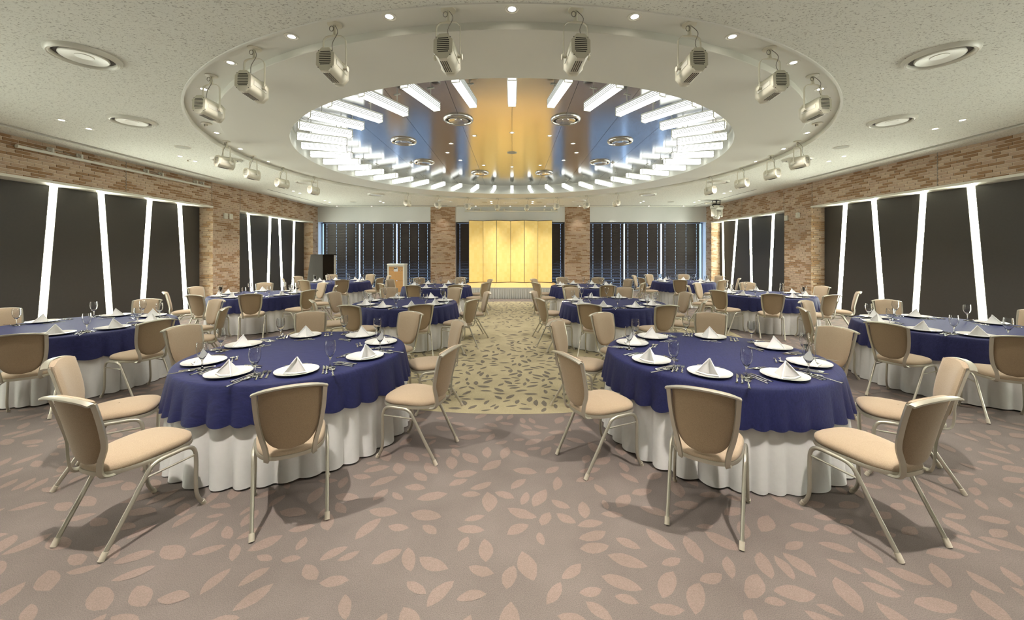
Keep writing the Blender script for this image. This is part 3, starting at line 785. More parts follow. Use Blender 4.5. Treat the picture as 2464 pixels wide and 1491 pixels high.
# ---- yoke-hung theatre spotlights in the groove
def octa(r, fx=0.72):
    c_ = r * 0.42
    return [(-c_, -r), (c_, -r), (r, -c_ * 1.2), (r, c_ * 1.2), (c_, r), (-c_, r), (-r, c_ * 1.2), (-r, -c_ * 1.2)]
def spotlight_proto():
    """hangs from (0,0,0); local +y is where it points (towards the ring centre), tilted down"""
    t = thing('stage_spotlight')
    MB().lathe([(0.062, 0.0), (0.060, -0.008), (0.020, -0.012)], 20, cap1=True).build('base_plate', 'cream_metal', t, 40)
    MB().lathe([(0.016, -0.008), (0.016, -0.085), (0.021, -0.087), (0.021, -0.100)], 12, cap1=True).build('stem', 'cream_metal', t, 40)
    W = 0.098; zt, zb = -0.100, -0.385
    yk = MB(); path = [(-W, 0, zb + 0.02), (-W, 0, zt - 0.06), (-W + 0.012, 0, zt - 0.022), (-W + 0.04, 0, zt - 0.004), (0, 0, zt), (W - 0.04, 0, zt - 0.004), (W - 0.012, 0, zt - 0.022), (W, 0, zt - 0.06), (W, 0, zb + 0.02)]
    yk.sweep(smoothpath(path, 3), [(-0.0025, -0.010), (0.0025, -0.010), (0.0025, 0.010), (-0.0025, 0.010)], up=(0, 1, 0)); yk.build('yoke', 'cream_metal', t)
    cb = MB(); cb.tube(smoothpath([(0.012, -0.012, -0.02), (0.05, -0.05, -0.10), (0.015, -0.07, -0.20), (0.03, -0.10, -0.30), (0.0, -0.09, -0.345)], 5), 0.003, 6); cb.build('cable', 'cable', t, 60)
    cl = MB(); cl.tube([(0.018 * math.cos(q) - 0.02, -0.016, -0.045 + 0.022 * math.sin(q)) for q in [2 * PI * i / 12 for i in range(12)]], 0.003, 6, closed=True); cl.build('safety_clip', 'cable', t, 60)
    piv = Matrix.Translation((0, 0, zb)) @ Matrix.Rotation(math.radians(-3), 4, 'X')
    body = MB(); body.X = piv
    rings = [(-0.150, 0.070), (-0.146, 0.078), (0.065, 0.078), (0.070, 0.084), (0.100, 0.084), (0.105, 0.078)]
    vs = []; fs = []
    for (y, r) in rings: vs += [(x * 0.93, y, z * 1.24) for x, z in octa(r)]
    for i in range(len(rings) - 1):
        for q in range(8): fs.append((i * 8 + q, i * 8 + (q + 1) % 8, i * 8 + 8 + (q + 1) % 8, i * 8 + 8 + q))
    fs.append(tuple(range(8))); fs.append(tuple(range(47, 39, -1)))
    body.add(vs, fs); bo = body.build('housing', 'cream_metal', t, 50)
    re = MB(); re.X = piv; re.add([(x * 0.98, -0.151, z * 1.28) for x, z in octa(0.078)] + [(x * 0.98, -0.163, z * 1.28) for x, z in octa(0.076)],
                                 [tuple(range(8, 16))] + [(q, (q + 1) % 8, 8 + (q + 1) % 8, 8 + q) for q in range(8)]); re.build('rear_cap', 'cream_metal', bo)
    for i in range(8):
        z = 0.062 - i * 0.0150; hw = 0.040 + (0.008 if 1 <= i <= 6 else 0)
        v = MB(); v.X = piv; v.box(-hw, hw, -0.1645, -0.160, z - 0.0028, z + 0.0028); v.build('rear_vent', 'grille', bo)
    for i in range(4):
        x = -0.030 + i * 0.016
        v = MB(); v.X = piv; v.box(x - 0.003, x + 0.003, -0.12, 0.04, -0.0985, -0.094); v.build('under_vent', 'grille', bo)
    for sx in (-1, 1):
        for sz in (-1, 1):
            v = MB(); v.X = piv; v.box(sx * 0.055 - 0.003, sx * 0.055 + 0.003, -0.1645, -0.160, sz * 0.070 - 0.003, sz * 0.070 + 0.003); v.build('screw', 'grille', bo)
        r_ = MB(); r_.X = piv; r_.box(min(sx * 0.070, sx * 0.077), max(sx * 0.070, sx * 0.077), -0.12, 0.07, -0.020, 0.020); r_.build('side_rail', 'white_metal', bo)
        kn = MB(); kn.X = Matrix.Translation((sx * W, 0, zb)) @ Matrix.Rotation(sx * PI / 2, 4, 'Y'); kn.lathe([(0.010, -0.03), (0.010, 0.004), (0.024, 0.006), (0.022, 0.018)], 12, cap1=True); kn.build('tilt_knob', 'cream_metal', t, 40)
    ln = MB(); ln.X = piv; ln.box(-0.044, 0.044, 0.100, 0.1075, -0.052, 0.052); ln.build('lens', 'lens', bo)
    return t
sp0 = spotlight_proto(); used = False; have = (5.625, 16.875, 28.125, 39.375, 73.125, 84.375, 95.625, 106.875, 140.625, 151.875, 163.125, 174.375)
for s in (-1, 1):
    for i, d in enumerate(have):
        a = math.radians(d) * s
        o = sp0 if not used else copy_tree(sp0); used = True
        o.location = (R_SPOT * math.sin(a), CY - R_SPOT * math.cos(a), GROOVE)
        o.rotation_euler = (0, 0, s * math.radians((5, 2, 0, 4, 22, 18, 20, 16, 6, 4, 5, 2)[i]))
        tag(o, '%s cream stage spotlight hung from the %s half of the ring, counted from the camera' % (ORD[i + 1], ('left', 'right')[s > 0]), 'spotlight', 'stage spotlights on the ceiling ring')
    for i, d in enumerate((50.625, 61.875)):
        a = math.radians(d) * s
        e = thing('spotlight_mount', (R_SPOT * math.sin(a), CY - R_SPOT * math.cos(a), GROOVE), 0, '%s empty spotlight mount on the %s of the ring groove' % (('first', 'second')[i], ('left', 'right')[s > 0]), 'mount', 'empty spotlight mounts')
        MB().lathe([(0.07, 0.0), (0.068, -0.010), (0.020, -0.014)], 20, cap1=True).build('base_plate', 'cream_metal', e, 40)
        MB().lathe([(0.014, -0.012), (0.014, -0.04)], 10, cap1=True).build('socket', 'cream_metal', e, 40)
        pg = MB(); pg.box(-0.035, -0.022, -0.005, 0.005, -0.045, -0.012); pg.build('catch', 'cable', e)

# ================================================================= WALL FITTINGS
def pipe_rail(name, p0, p1, outward, label, brackets, wires=True):
    """white pipe held off the wall by paired brackets"""
    P0, P1 = Vector(p0), Vector(p1); o = thing(name, tuple(P0), 0, label, 'rail'); d = P1 - P0
    MB().tube([(0, 0, 0), tuple(d)], 0.026, 12).build('pipe', 'white_metal', o, 40)
    for q in (0.0, 1.0):
        e = MB(); c_ = d * q; dn = d.normalized() * (0.02 if q else -0.02); e.tube([tuple(c_), tuple(c_ + dn)], 0.031, 12); e.build('end_cap', 'white_metal', o, 40)
    for i, q in enumerate(brackets):
        c_ = d * q; out = Vector(outward)
        b = MB(); b.tube([tuple(c_ + Vector((0, 0, 0.012))), tuple(c_ + Vector((0, 0, 0.085)) - out * 0.0), tuple(c_ + Vector((0, 0, 0.10)) - out * 0.07)], 0.020, 8); bo = b.build('bracket', 'white_metal', o, 40)
        k = MB(); k.tube([tuple(c_ + Vector((0, 0, 0.08)) - out * 0.06), tuple(c_ + Vector((0, 0, 0.08)) - out * 0.075)], 0.035, 12); k.build('bracket_plate', 'white_metal', bo, 40)
    for i in range(0, len(brackets) - 1, 2):
        a_, b_ = d * brackets[i] + Vector((0, 0, 0.06)), d * brackets[i + 1] + Vector((0, 0, 0.06))
        w_ = MB(); w_.tube(smoothpath([tuple(a_), tuple((a_ * 2 + b_) / 3 + Vector((0, 0, 0.015))), tuple((a_ + b_ * 2) / 3 - Vector((0, 0, 0.012))), tuple(b_)], 5), 0.0045, 6); w_.build('wire', 'cable', o, 60)
    return o
pipe_rail('pipe_rail', (-7.96, 6.26, 3.315), (-7.96, 10.22, 3.325), (1, 0, 0), 'long white pipe rail bracketed to the brick band of the left wall', (0.12, 0.235, 0.565, 0.655, 0.90, 0.95))
pipe_rail('pipe_rail', (-1.92, YF - 0.10, 3.305), (1.86, YF - 0.10, 3.305), (0, -1, 0), 'white pipe rail fixed above the gold folding screen', (0.09, 0.165, 0.42, 0.50, 0.86, 0.94))
def wall_box(p, s, label):
    o = thing('wall_box', p, 0, label, 'wall box', 'small white boxes on the brick piers')
    b = MB(); a, c_ = sorted((0, -s * 0.05)); b.bbox(a, c_, -0.06, 0.06, -0.075, 0.075, 0.008); b.build('cover', 'white_metal', o)
    b2 = MB(); a, c_ = sorted((-s * 0.048, -s * 0.056)); b2.box(a, c_, -0.035, 0.035, -0.05, 0.05); b2.build('face_plate', 'cream_metal', o)
for s, ys in ((-1, (10.88, 11.08)), (1, (10.9, 11.36))):
    for i, yy in enumerate(ys):
        zz = 2.63 if s < 0 else (2.655, 2.615)[i]
        wall_box((s * (XW - 0.001), yy, zz), s, '%s small white box on the %s brick pier' % (('nearer', 'farther')[i], SIDE[s]))

# ---- moving-head lamp hung near the far right corner
mv = thing('moving_head_lamp', (7.40, 14.05, CEIL), math.radians(28), 'white moving-head stage lamp hung by the right wall near the far windows', 'stage lamp')
b = MB()
for (x, y) in ((-0.10, -0.05), (0.12, -0.05), (-0.10, 0.08), (0.12, 0.08)): b.tube([(x, y, 0), (x, y, -0.14)], 0.012, 8)
b.box(-0.13, 0.15, -0.08, 0.10, -0.012, 0.0); b.build('hanger', 'hinge', mv)
b = MB(); b.tube([(-0.62, 0.02, -0.135), (0.42, 0.02, -0.060)], 0.022, 10); b.build('truss_pipe', 'cream_metal', mv, 40)
b = MB(); b.box(-0.15, 0.13, -0.05, 0.07, -0.19, -0.13); b.build('clamp', 'hinge', mv)
b = MB(); b.bbox(-0.19, 0.21, -0.15, 0.15, -0.315, -0.185, 0.03); bo = b.build('base_box', 'white_metal', mv)
b = MB(); b.box(-0.07, 0.12, -0.154, -0.149, -0.245, -0.225); b.build('handle_slot', 'grille', bo)
for sx in (-1, 1):
    b = MB(); x = sx * 0.17 + 0.01; a, c_ = x - 0.045, x + 0.045; b.bbox(a, c_, -0.09, 0.09, -0.60, -0.315, 0.02); b.build('yoke_arm', 'white_metal', mv)
b = MB(); b.box(-0.2, 0.22, -0.10, 0.10, -0.345, -0.315); b.build('yoke_plate', 'white_metal', mv)
hm = MB(); hm.X = Matrix.Translation((0.01, 0, -0.52)) @ Matrix.Rotation(math.radians(12), 4, 'X')
hm.lathe([(0.05, 0.13), (0.10, 0.12), (0.118, 0.05), (0.118, -0.06), (0.10, -0.13), (0.085, -0.145)], 20, cap0=True, cap1=True); ho = hm.build('lamp_head', 'white_metal', mv, 40)
b = MB(); b.X = Matrix.Translation((0.01, 0, -0.52)) @ Matrix.Rotation(math.radians(12), 4, 'X'); b.box(-0.03, 0.03, -0.124, -0.112, -0.03, -0.005); b.build('badge', 'steel', ho)
b = MB(); b.tube(smoothpath([(-0.24, -0.05, -0.24), (-0.30, -0.05, -0.20), (-0.2, 0.0, -0.14)], 6), 0.012, 8); b.build('cable', 'hinge', mv, 60)

# ================================================================= STAGE, SCREEN, PODIUM, CABINET
SX0, SX1, SY0, SY1, SZ = -1.80, 1.72, 13.56, 16.02, 0.389
st = thing('stage_platform', ((SX0 + SX1) / 2, SY0, 0), 0, 'low stage with a polished wood top and pleated white skirt', 'stage')
xo = (SX0 + SX1) / 2
for i in range(3):
    w = (SX1 - SX0) / 3; b = MB(); b.box(SX0 - xo + w * i + 0.003, SX0 - xo + w * (i + 1) - 0.003, 0.0, SY1 - SY0, SZ - 0.05, SZ); b.build('deck_board', 'stage_top', st)
rs = random.Random(4)
def skirt(p0, p1, nrm, nm):
    p0, p1, nrm = Vector(p0), Vector(p1), Vector(nrm); L = (p1 - p0).length; n = int(L / 0.012); top = []; bot = []; mid = []
    ph = 0
    for i in range(n + 1):
        ph += rs.uniform(0.6, 1.25) * 2 * PI * 0.012 / 0.075
        w = 0.5 + 0.5 * math.sin(ph); q = p0 + (p1 - p0) * i / n
        top.append(tuple(q + nrm * (0.012 + 0.010 * w) + Vector((0, 0, SZ - 0.03)))); mid.append(tuple(q + nrm * (0.015 + 0.025 * w) + Vector((0, 0, SZ - 0.10)))); bot.append(tuple(q + nrm * (0.02 + 0.045 * w) + Vector((0, 0, 0.004))))
    b = MB(); b.grid([top, mid, bot]); b.build(nm, 'skirt', st, 80)
skirt((SX0 - xo, 0, 0), (SX1 - xo, 0, 0), (0, -1, 0), 'skirt')
skirt((SX0 - xo, 0, 0), (SX0 - xo, 2.2, 0), (-1, 0, 0), 'skirt'); skirt((SX1 - xo, 0, 0), (SX1 - xo, 2.2, 0), (1, 0, 0), 'skirt')
b = MB(); b.box(SX0 - xo - 0.006, SX1 - xo + 0.006, -0.025, -0.001, SZ - 0.045, SZ - 0.005); b.build('skirt_band', 'skirt', st)

fs_ = thing('folding_screen', (-0.06, 15.80, SZ), 0, 'tall gold-leaf folding screen of six panels standing on the stage', 'folding screen')
PW = 0.56; SH = 2.53; xs = [(-3 + i) * PW for i in range(7)]; ys = [-0.12 if i % 2 == 0 else 0.12 for i in range(7)]
for i in range(6):
    p = MB(); A, B = Vector((xs[i], ys[i], 0)), Vector((xs[i + 1], ys[i + 1], 0)); d = (B - A); nn = Vector((d.y, -d.x, 0)).normalized()
    L = d.length; ang = math.atan2(d.y, d.x)
    p.box(0.007, L - 0.007, -0.004, 0.010, 0.022, SH - 0.018); po = p.build('screen_panel', 'gold', fs_); po.location = A; po.rotation_euler = (0, 0, ang)
    f = MB(); f.box(0.001, 0.008, -0.006, 0.012, 0, SH); f.box(L - 0.008, L - 0.001, -0.006, 0.012, 0, SH); f.box(0.013, L - 0.013, -0.006, 0.012, 0, 0.023); f.box(0.013, L - 0.013, -0.006, 0.012, SH - 0.019, SH)
    f.build('panel_border', 'lacquer', po)

pdm = thing('lectern', (-4.50, 15.05, 0), 0, 'white-framed lectern with a light oak front standing before the far windows', 'lectern')
w, d, h = 0.33, 0.42, 1.17
for sx in (-1, 1):
    b = MB(); a, c_ = sorted((sx * w, sx * (w - 0.055))); b.bbox(a, c_, 0, d, 0, h - 0.05, 0.004); b.build('side_panel', 'trim', pdm)
b = MB(); b.bbox(-w - 0.01, w + 0.01, -0.02, d + 0.02, h - 0.05, h, 0.006); b.build('top', 'trim', pdm)
b = MB(); b.box(-w + 0.055, w - 0.055, 0.0, 0.03, h - 0.10, h - 0.05); b.build('top_rail', 'trim', pdm)
for (z0, z1) in ((0.08, 0.515), (0.52, 0.915), (0.92, h - 0.10)):
    for (x0, x1) in ((-w + 0.056, -0.001), (0.001, w - 0.056)):
        b = MB(); b.box(x0, x1, 0.012, 0.03, z0 + 0.001, z1 - 0.001); b.build('front_board', 'oak', pdm)
b = MB(); b.box(-w + 0.055, w - 0.055, 0.02, 0.05, 0.0, 0.08); b.build('plinth', 'trim', pdm)
pc = thing('picture_card', (-4.50, 15.05, 0.955), 0, 'small black and white emblem card fixed to the lectern front', 'card')
b = MB(); b.box(-0.075, 0.075, 0.004, 0.011, -0.08, 0.08); b.build('card', 'paper', pc)
b = MB(); b.add([(-0.072, 0.003, 0.078), (-0.072, 0.003, 0.0), (-0.03, 0.003, 0.03), (-0.01, 0.003, 0.0), (0.01, 0.003, 0.045), (0.045, 0.003, 0.02), (0.06, 0.003, 0.06), (0.03, 0.003, 0.078), (0.0, 0.003, 0.06)], [tuple(range(9))])
b.build('emblem', 'ink', pc)

cb = thing('folded_cabinet', (-7.06, 14.5, 0), 0, 'tall dark brown cabinet with a sloping side in the far left corner', 'cabinet')
th = math.radians(25); ca, sa = math.cos(th), math.sin(th)
X = Matrix(((-ca, sa, 0, 0), (sa, ca, 0, 0), (0, 0, 1, 0), (0, 0, 0, 1)))
H_ = 1.52
b = MB(); b.X = X
prof = [(0, 0.05), (0.97, 0.05), (0.66, H_), (0, H_)]; D_ = 0.60
vs = [(u, 0, z) for u, z in prof] + [(u, D_, z) for u, z in prof]
b.add(vs, [(0, 1, 2, 3), (7, 6, 5, 4), (0, 4, 5, 1), (1, 5, 6, 2), (2, 6, 7, 3), (3, 7, 4, 0)]); b.build('body', 'cabinet', cb)
b = MB(); b.X = X; b.box(-0.012, -0.001, 0.02, D_ - 0.14, 0.10, H_ - 0.03); b.build('side_door', 'cabinet', cb)
b = MB(); b.X = X; b.box(-0.014, -0.001, D_ - 0.12, D_ - 0.01, 0.10, H_ - 0.01); b.build('edge_glint', 'steel_soft', cb)  # bright strip put in for the light reflected along the right edge
b = MB(); b.X = X; b.box(-0.02, 0.68, -0.015, D_ + 0.015, H_, H_ + 0.02); b.build('top', 'cabinet', cb)
b = MB(); b.X = X; b.box(0.05, 0.9, 0.05, D_ - 0.05, 0.0, 0.05); b.build('plinth', 'hinge', cb)

# ================================================================= TABLES
TABLES = {   # key: (x, y, phrase, [chair angles in degrees from +x, counter-clockwise seen from above])
    'L1': (-1.93, 3.56, 'front table left of the aisle', [-64, -104, -147, 163, 115, 65, 27, -18]),
    'R1': (1.80, 3.50, 'front table right of the aisle', [-118.5, -75, -31, 15, 64, 116, 151, -157]),
    'L2': (-1.93, 7.06, 'middle table left of the aisle', [-106, -67, 167, 119, 63, 16, -31, -145]),
    'R2': (1.83, 7.06, 'middle table right of the aisle', [-117, -74, 13, 66, 111, 158, -154, -36]),
    'L3': (-2.03, 10.50, 'rear table left of the aisle', [-101, -63, 160, 121, 73, 22, -25, -142]),
    'R3': (1.97, 10.50, 'rear table right of the aisle', [-114, -80, 107, 64, 25, 153, -155, -30]),
    'A1': (-5.40, 4.88, 'front table by the left wall', [-58, -21, 18, 64, 110, 167]),
    'A2': (-5.50, 8.45, 'middle table by the left wall', [-62, -23, 20, 61, 118, 175, -140, -96]),
    'A3': (-5.40, 12.15, 'rear table by the left wall', [-102, -64, -17, 29, 72, 123, 168, -148]),
    'B1': (5.40, 4.80, 'front table by the right wall', [-122, -155, 161, 122, 67, 10]),
    'B2': (5.50, 8.45, 'middle table by the right wall', [-119, -155, 71, 12, -38, -82, 126, 160]),
    'B3': (5.35, 12.15, 'rear table by the right wall', [-116, -163, 112, 148, 66, 20, -73, -25]),
}
ROW = {'1': 0, '2': 1, '3': 2}
TZ = 0.700; RT = 0.912
def seat_words(a):
    a = (a + 180) % 360 - 180
    for lo, hi, w in ((-90, -45, 'near-side right'), (-45, 0, 'right-side near'), (0, 45, 'right-side far'), (45, 90, 'far-side right'),
                      (90, 135, 'far-side left'), (135, 181, 'left-side far'), (-180, -135, 'left-side near'), (-135, -90, 'near-side left')):
        if lo <= a < hi: return w
    return 'left-side far'

def fold_fn(seed):
    """rounded pleats that bulge outward between sharp inward creases, unevenly wide"""
    r = random.Random(seed); n = r.randint(18, 20); p = [r.uniform(0, 6.28) for _ in range(5)]
    def f(a):
        ph = n * a + 0.7 * math.sin(5 * a + p[0]) + 0.5 * math.sin(8 * a + p[1]) + p[2]
        v = 2 * abs(math.sin(ph)) ** 0.8 - 1.0
        return v * (0.72 + 0.28 * math.sin(4 * a + p[3]))
    return f
def cloth_mesh(seed, r0, ztop, zhem, base, amp, name, mat, hemjit=0.0, nseg=400):
    f = fold_fn(seed); b = MB(); rows = []
    prof = [(0.02, ztop, 0, 0), (r0 * 0.5, ztop, 0, 0), (r0 - 0.06, ztop, 0, 0), (r0 - 0.015, ztop - 0.001, 0, 0), (r0 - 0.003, ztop - 0.006, 0, 0), (r0 + 0.003, ztop - 0.018, 0.02, 0)]
    L = ztop - 0.018 - zhem
    for i in range(1, 11):
        t = i / 10; prof.append((r0 + 0.003 + base * t ** 0.8, ztop - 0.018 - L * t, t ** 1.1, t))
    for (r, z, k, t) in prof:
        row = []
        for q in range(nseg + 1):
            a = 2 * PI * (q % nseg) / nseg
            rr = r + amp * k * f(a)
            zz = z - t * hemjit * f(a) + t * 0.004 * math.sin(3 * a + seed)
            row.append((rr * math.cos(a), rr * math.sin(a), max(zz, 0.004)))
        rows.append(row)
    n = nseg + 1; b.grid(rows)
    b.add([(0, 0, ztop)], []); ci = len(b.v) - 1
    for q in range(nseg): b.f.append((ci, q, q + 1)); b.mi.append(0)
    me = b.mesh(name, mat, 70); return me
CL = [(cloth_mesh(11 + i, RT - 0.008, TZ - 0.006, 0.012, 0.036, 0.036, 'white_tablecloth', 'white_cloth'),
       cloth_mesh(11 + i, RT, TZ, 0.435, 0.043, 0.022, 'navy_tablecloth', 'navy', 0.010)) for i in range(4)]
# one clean solid colour pair per table, laid over each other
for i, (key, (tx, ty, phrase, angs_)) in enumerate(TABLES.items()):
    rz = i * 1.1
    tag(ob('white_tablecloth', CL[i % 4][0], None, (tx, ty, 0), (0, 0, rz)), 'floor-length white tablecloth under the navy cloth, ' + phrase, 'tablecloth', 'white underlay tablecloths')
    tag(ob('navy_tablecloth', CL[i % 4][1], None, (tx, ty, 0), (0, 0, rz)), 'round navy blue overlay tablecloth on the ' + phrase, 'tablecloth', 'navy overlay tablecloths')

# ================================================================= CHAIR
def lean(z):      # y of the back plane at height z
    t = max(0.0, z - 0.42); return -0.205 - 0.16 * t - 0.12 * t * t
def shield(z):    # half-width of the back cushion
    t = (z - 0.462) / (0.83 - 0.462); t = max(0.0, min(1.0, t))
    return 0.160 * (1 - (1 - t) ** 4.0) ** 0.42
def chair_proto(name='banquet_chair'):
    t = thing(name)
    # seat cushion
    def outline(q, k=1.0):
        a = 2 * PI * q; cx_, sx_ = math.cos(a), math.sin(a); e = 2 / 3.0
        x = math.copysign(abs(cx_) ** e, cx_); y = math.copysign(abs(sx_) ** e, sx_)
        return (x * (0.190 + 0.022 * y) * k, 0.024 + y * 0.226 * k)
    N = 40; b = MB(); rows = []
    for (k, z) in ((0.96, 0.418), (1.0, 0.424), (1.012, 0.436), (1.0, 0.450), (0.95, 0.460), (0.85, 0.468), (0.65, 0.475), (0.35, 0.479), (0.02, 0.480)):
        rows.append([(*outline(q / N, k), z - 0.012 * max(0, -outline(q / N, k)[1]) / 0.2) for q in range(N)] )
    rows = [r + [r[0]] for r in rows]
    b.grid(rows); b.add([p for p in rows[0][:-1]], [tuple(range(N - 1, -1, -1))]); b.build('seat', 'fabric', t, 60)
    # metal rail round the seat
    b = MB(); path = [(*outline(q / N, 1.0), 0.409) for q in range(N)]
    b.sweep(path, [(-0.005, -0.011), (0.006, -0.011), (0.008, 0.0), (0.006, 0.011), (-0.005, 0.011)], closed=True); b.build('seat_rail', 'champagne', t, 50)
    # back cushion: front pad and rear panel in one shield-shaped shell
    NU, NV = 14, 16
    def back(face):
        rows = []
        for j in range(NV + 1):
            v = j / NV; z0 = 0.462 + (0.83 - 0.462) * (v ** 1.25); hw = max(0.004, shield(z0))
            row = []
            for i in range(NU + 1):
                u = -1 + 2 * i / NU; x = hw * u
                z = z0 + (0.020 * (1 - (x / 0.160) ** 2)) * v ** 3 - 0.004 * (1 - v)
                y = lean(z) + 0.028 * (x / 0.160) ** 2
                puff = (1 - abs(u) ** 4) * min(1, (v * 7)) * min(1, (1 - v) * 9 + 0.35)
                y += (0.030 * puff ** 0.6 + 0.004) if face > 0 else -(0.010 * puff ** 0.6 + 0.004)
                row.append((x, y, z))
            rows.append(row)
        return rows
    fr, rr = back(1), back(-1)
    b = MB(); b.grid([r[::-1] for r in fr])
    edge_f = [fr[j][0] for j in range(NV, -1, -1)] + [fr[0][i] for i in range(1, NU + 1)] + [fr[j][NU] for j in range(1, NV + 1)] + [fr[NV][i] for i in range(NU - 1, 0, -1)]
    edge_r = [rr[j][0] for j in range(NV, -1, -1)] + [rr[0][i] for i in range(1, NU + 1)] + [rr[j][NU] for j in range(1, NV + 1)] + [rr[NV][i] for i in range(NU - 1, 0, -1)]
    b.grid([edge_f + [edge_f[0]], edge_r + [edge_r[0]]]); b.build('backrest', 'fabric', t, 60)
    b = MB(); b.grid(rr); b.build('back_panel', 'fabric_shaded', t, 60)
    # uprights of the back frame
    flat = [(-0.006, -0.013), (0.006, -0.013), (0.007, 0.0), (0.006, 0.013), (-0.006, 0.013)]
    bf = None
    for s in (-1, 1):
        b = MB(); b.sweep(smoothpath([(s * 0.132, -0.07, 0.396), (s * 0.128, -0.150, 0.395), (s * 0.123, -0.198, 0.402), (s * 0.121, -0.218, 0.430), (s * 0.130, -0.222, 0.49),
                                      (s * 0.152, -0.217, 0.57), (s * 0.167, -0.236, 0.67), (s * 0.174, -0.260, 0.77), (s * 0.176, -0.275, 0.823)], 4), flat, up=(0, -1, 0) if s > 0 else (0, -1, 0))
        b.build('back_upright', 'champagne', t, 50)
    b = MB(); path = []
    for i in range(17):
        u = -1 + i / 8; x = 0.186 * u; z = 0.850 - 0.022 * u * u - 0.006 * u ** 8
        path.append((x, lean(0.83) + 0.028 * u * u - 0.026 - 0.012 * (1 - u * u) * 0 , z))
    b.sweep(path, [(-0.016, -0.006), (0.010, -0.009), (0.020, -0.004), (0.020, 0.004), (0.004, 0.008), (-0.014, 0.006)]); tr = b.build('top_rail', 'champagne', t, 60)
    for s in (-1, 1):      # cushion carried to the rail on both sides of the hand slot
        b = MB(); rows = []
        for i in range(7):
            x = s * (0.045 + 0.113 * i / 6); u = x / 0.160; y0 = lean(0.83) + 0.028 * u * u
            zt = 0.852 - 0.022 * u * u
            rows.append([(x, y0 + 0.016, zt - 0.022), (x, y0 + 0.008, zt - 0.002), (x, y0 - 0.012, zt + 0.004), (x, y0 - 0.022, zt - 0.004)])
        b.grid(rows if s > 0 else rows[::-1]); b.build('top_roll', 'fabric', t, 70)
    # legs, feet, stretchers
    for s in (-1, 1):
        b = MB(); b.tube(smoothpath([(s * 0.203, 0.075, 0.399), (s * 0.204, 0.140, 0.399), (s * 0.206, 0.178, 0.388), (s * 0.209, 0.198, 0.355), (s * 0.211, 0.203, 0.29),
                                     (s * 0.214, 0.199, 0.17), (s * 0.216, 0.203, 0.09), (s * 0.218, 0.222, 0.038), (s * 0.219, 0.240, 0.018)], 4), 0.0102, 8, ry=0.0122); lg = b.build('leg', 'champagne', t, 60)
        b = MB(); b.tube([(s * 0.219, 0.234, 0.026), (s * 0.2195, 0.246, 0.003)], 0.0145, 8); b.build('foot_cap', 'foot', lg, 60)
        b = MB(); b.tube(smoothpath([(s * 0.203, 0.075, 0.399), (s * 0.203, 0.010, 0.398), (s * 0.202, -0.028, 0.384), (s * 0.200, -0.055, 0.348), (s * 0.195, -0.150, 0.180), (s * 0.190, -0.243, 0.022)], 4), 0.0102, 8, ry=0.0122); lg = b.build('leg', 'champagne', t, 60)
        b = MB(); b.tube([(s * 0.1905, -0.232, 0.040), (s * 0.189, -0.252, 0.003)], 0.0145, 8); b.build('foot_cap', 'foot', lg, 60)
        b = MB(); b.tube([(s * 0.210, 0.200, 0.335), (s * 0.199, -0.064, 0.330)], 0.0062, 8); b.build('stretcher', 'champagne', t, 60)
    return t
rc = random.Random(77)
cp = chair_proto(); first = True
DIST = {('L1', -64): 1.48, ('L1', -104): 1.55, ('L1', -147): 1.48, ('R1', -118.5): 1.505, ('R1', -75): 1.50, ('R1', -31): 1.505}
for key, (tx, ty, phrase, angs_) in TABLES.items():
    for a in angs_:
        D = DIST.get((key, a), 1.49) - 0.255
        r = math.radians(a); ux, uy = math.cos(r), math.sin(r)
        loc = (tx + ux * D, ty + uy * D, 0); rz = math.atan2(-uy, -ux) - PI / 2 + math.radians(rc.uniform(-4, 4))
        lab = 'tan padded banquet chair at the %s seat, %s' % (seat_words(a), phrase)
        if first: o = cp; o.location = loc; o.rotation_euler = (0, 0, rz); first = False
        else: o = copy_tree(cp, loc, rz)
        tag(o, lab, 'chair', 'banquet chairs')

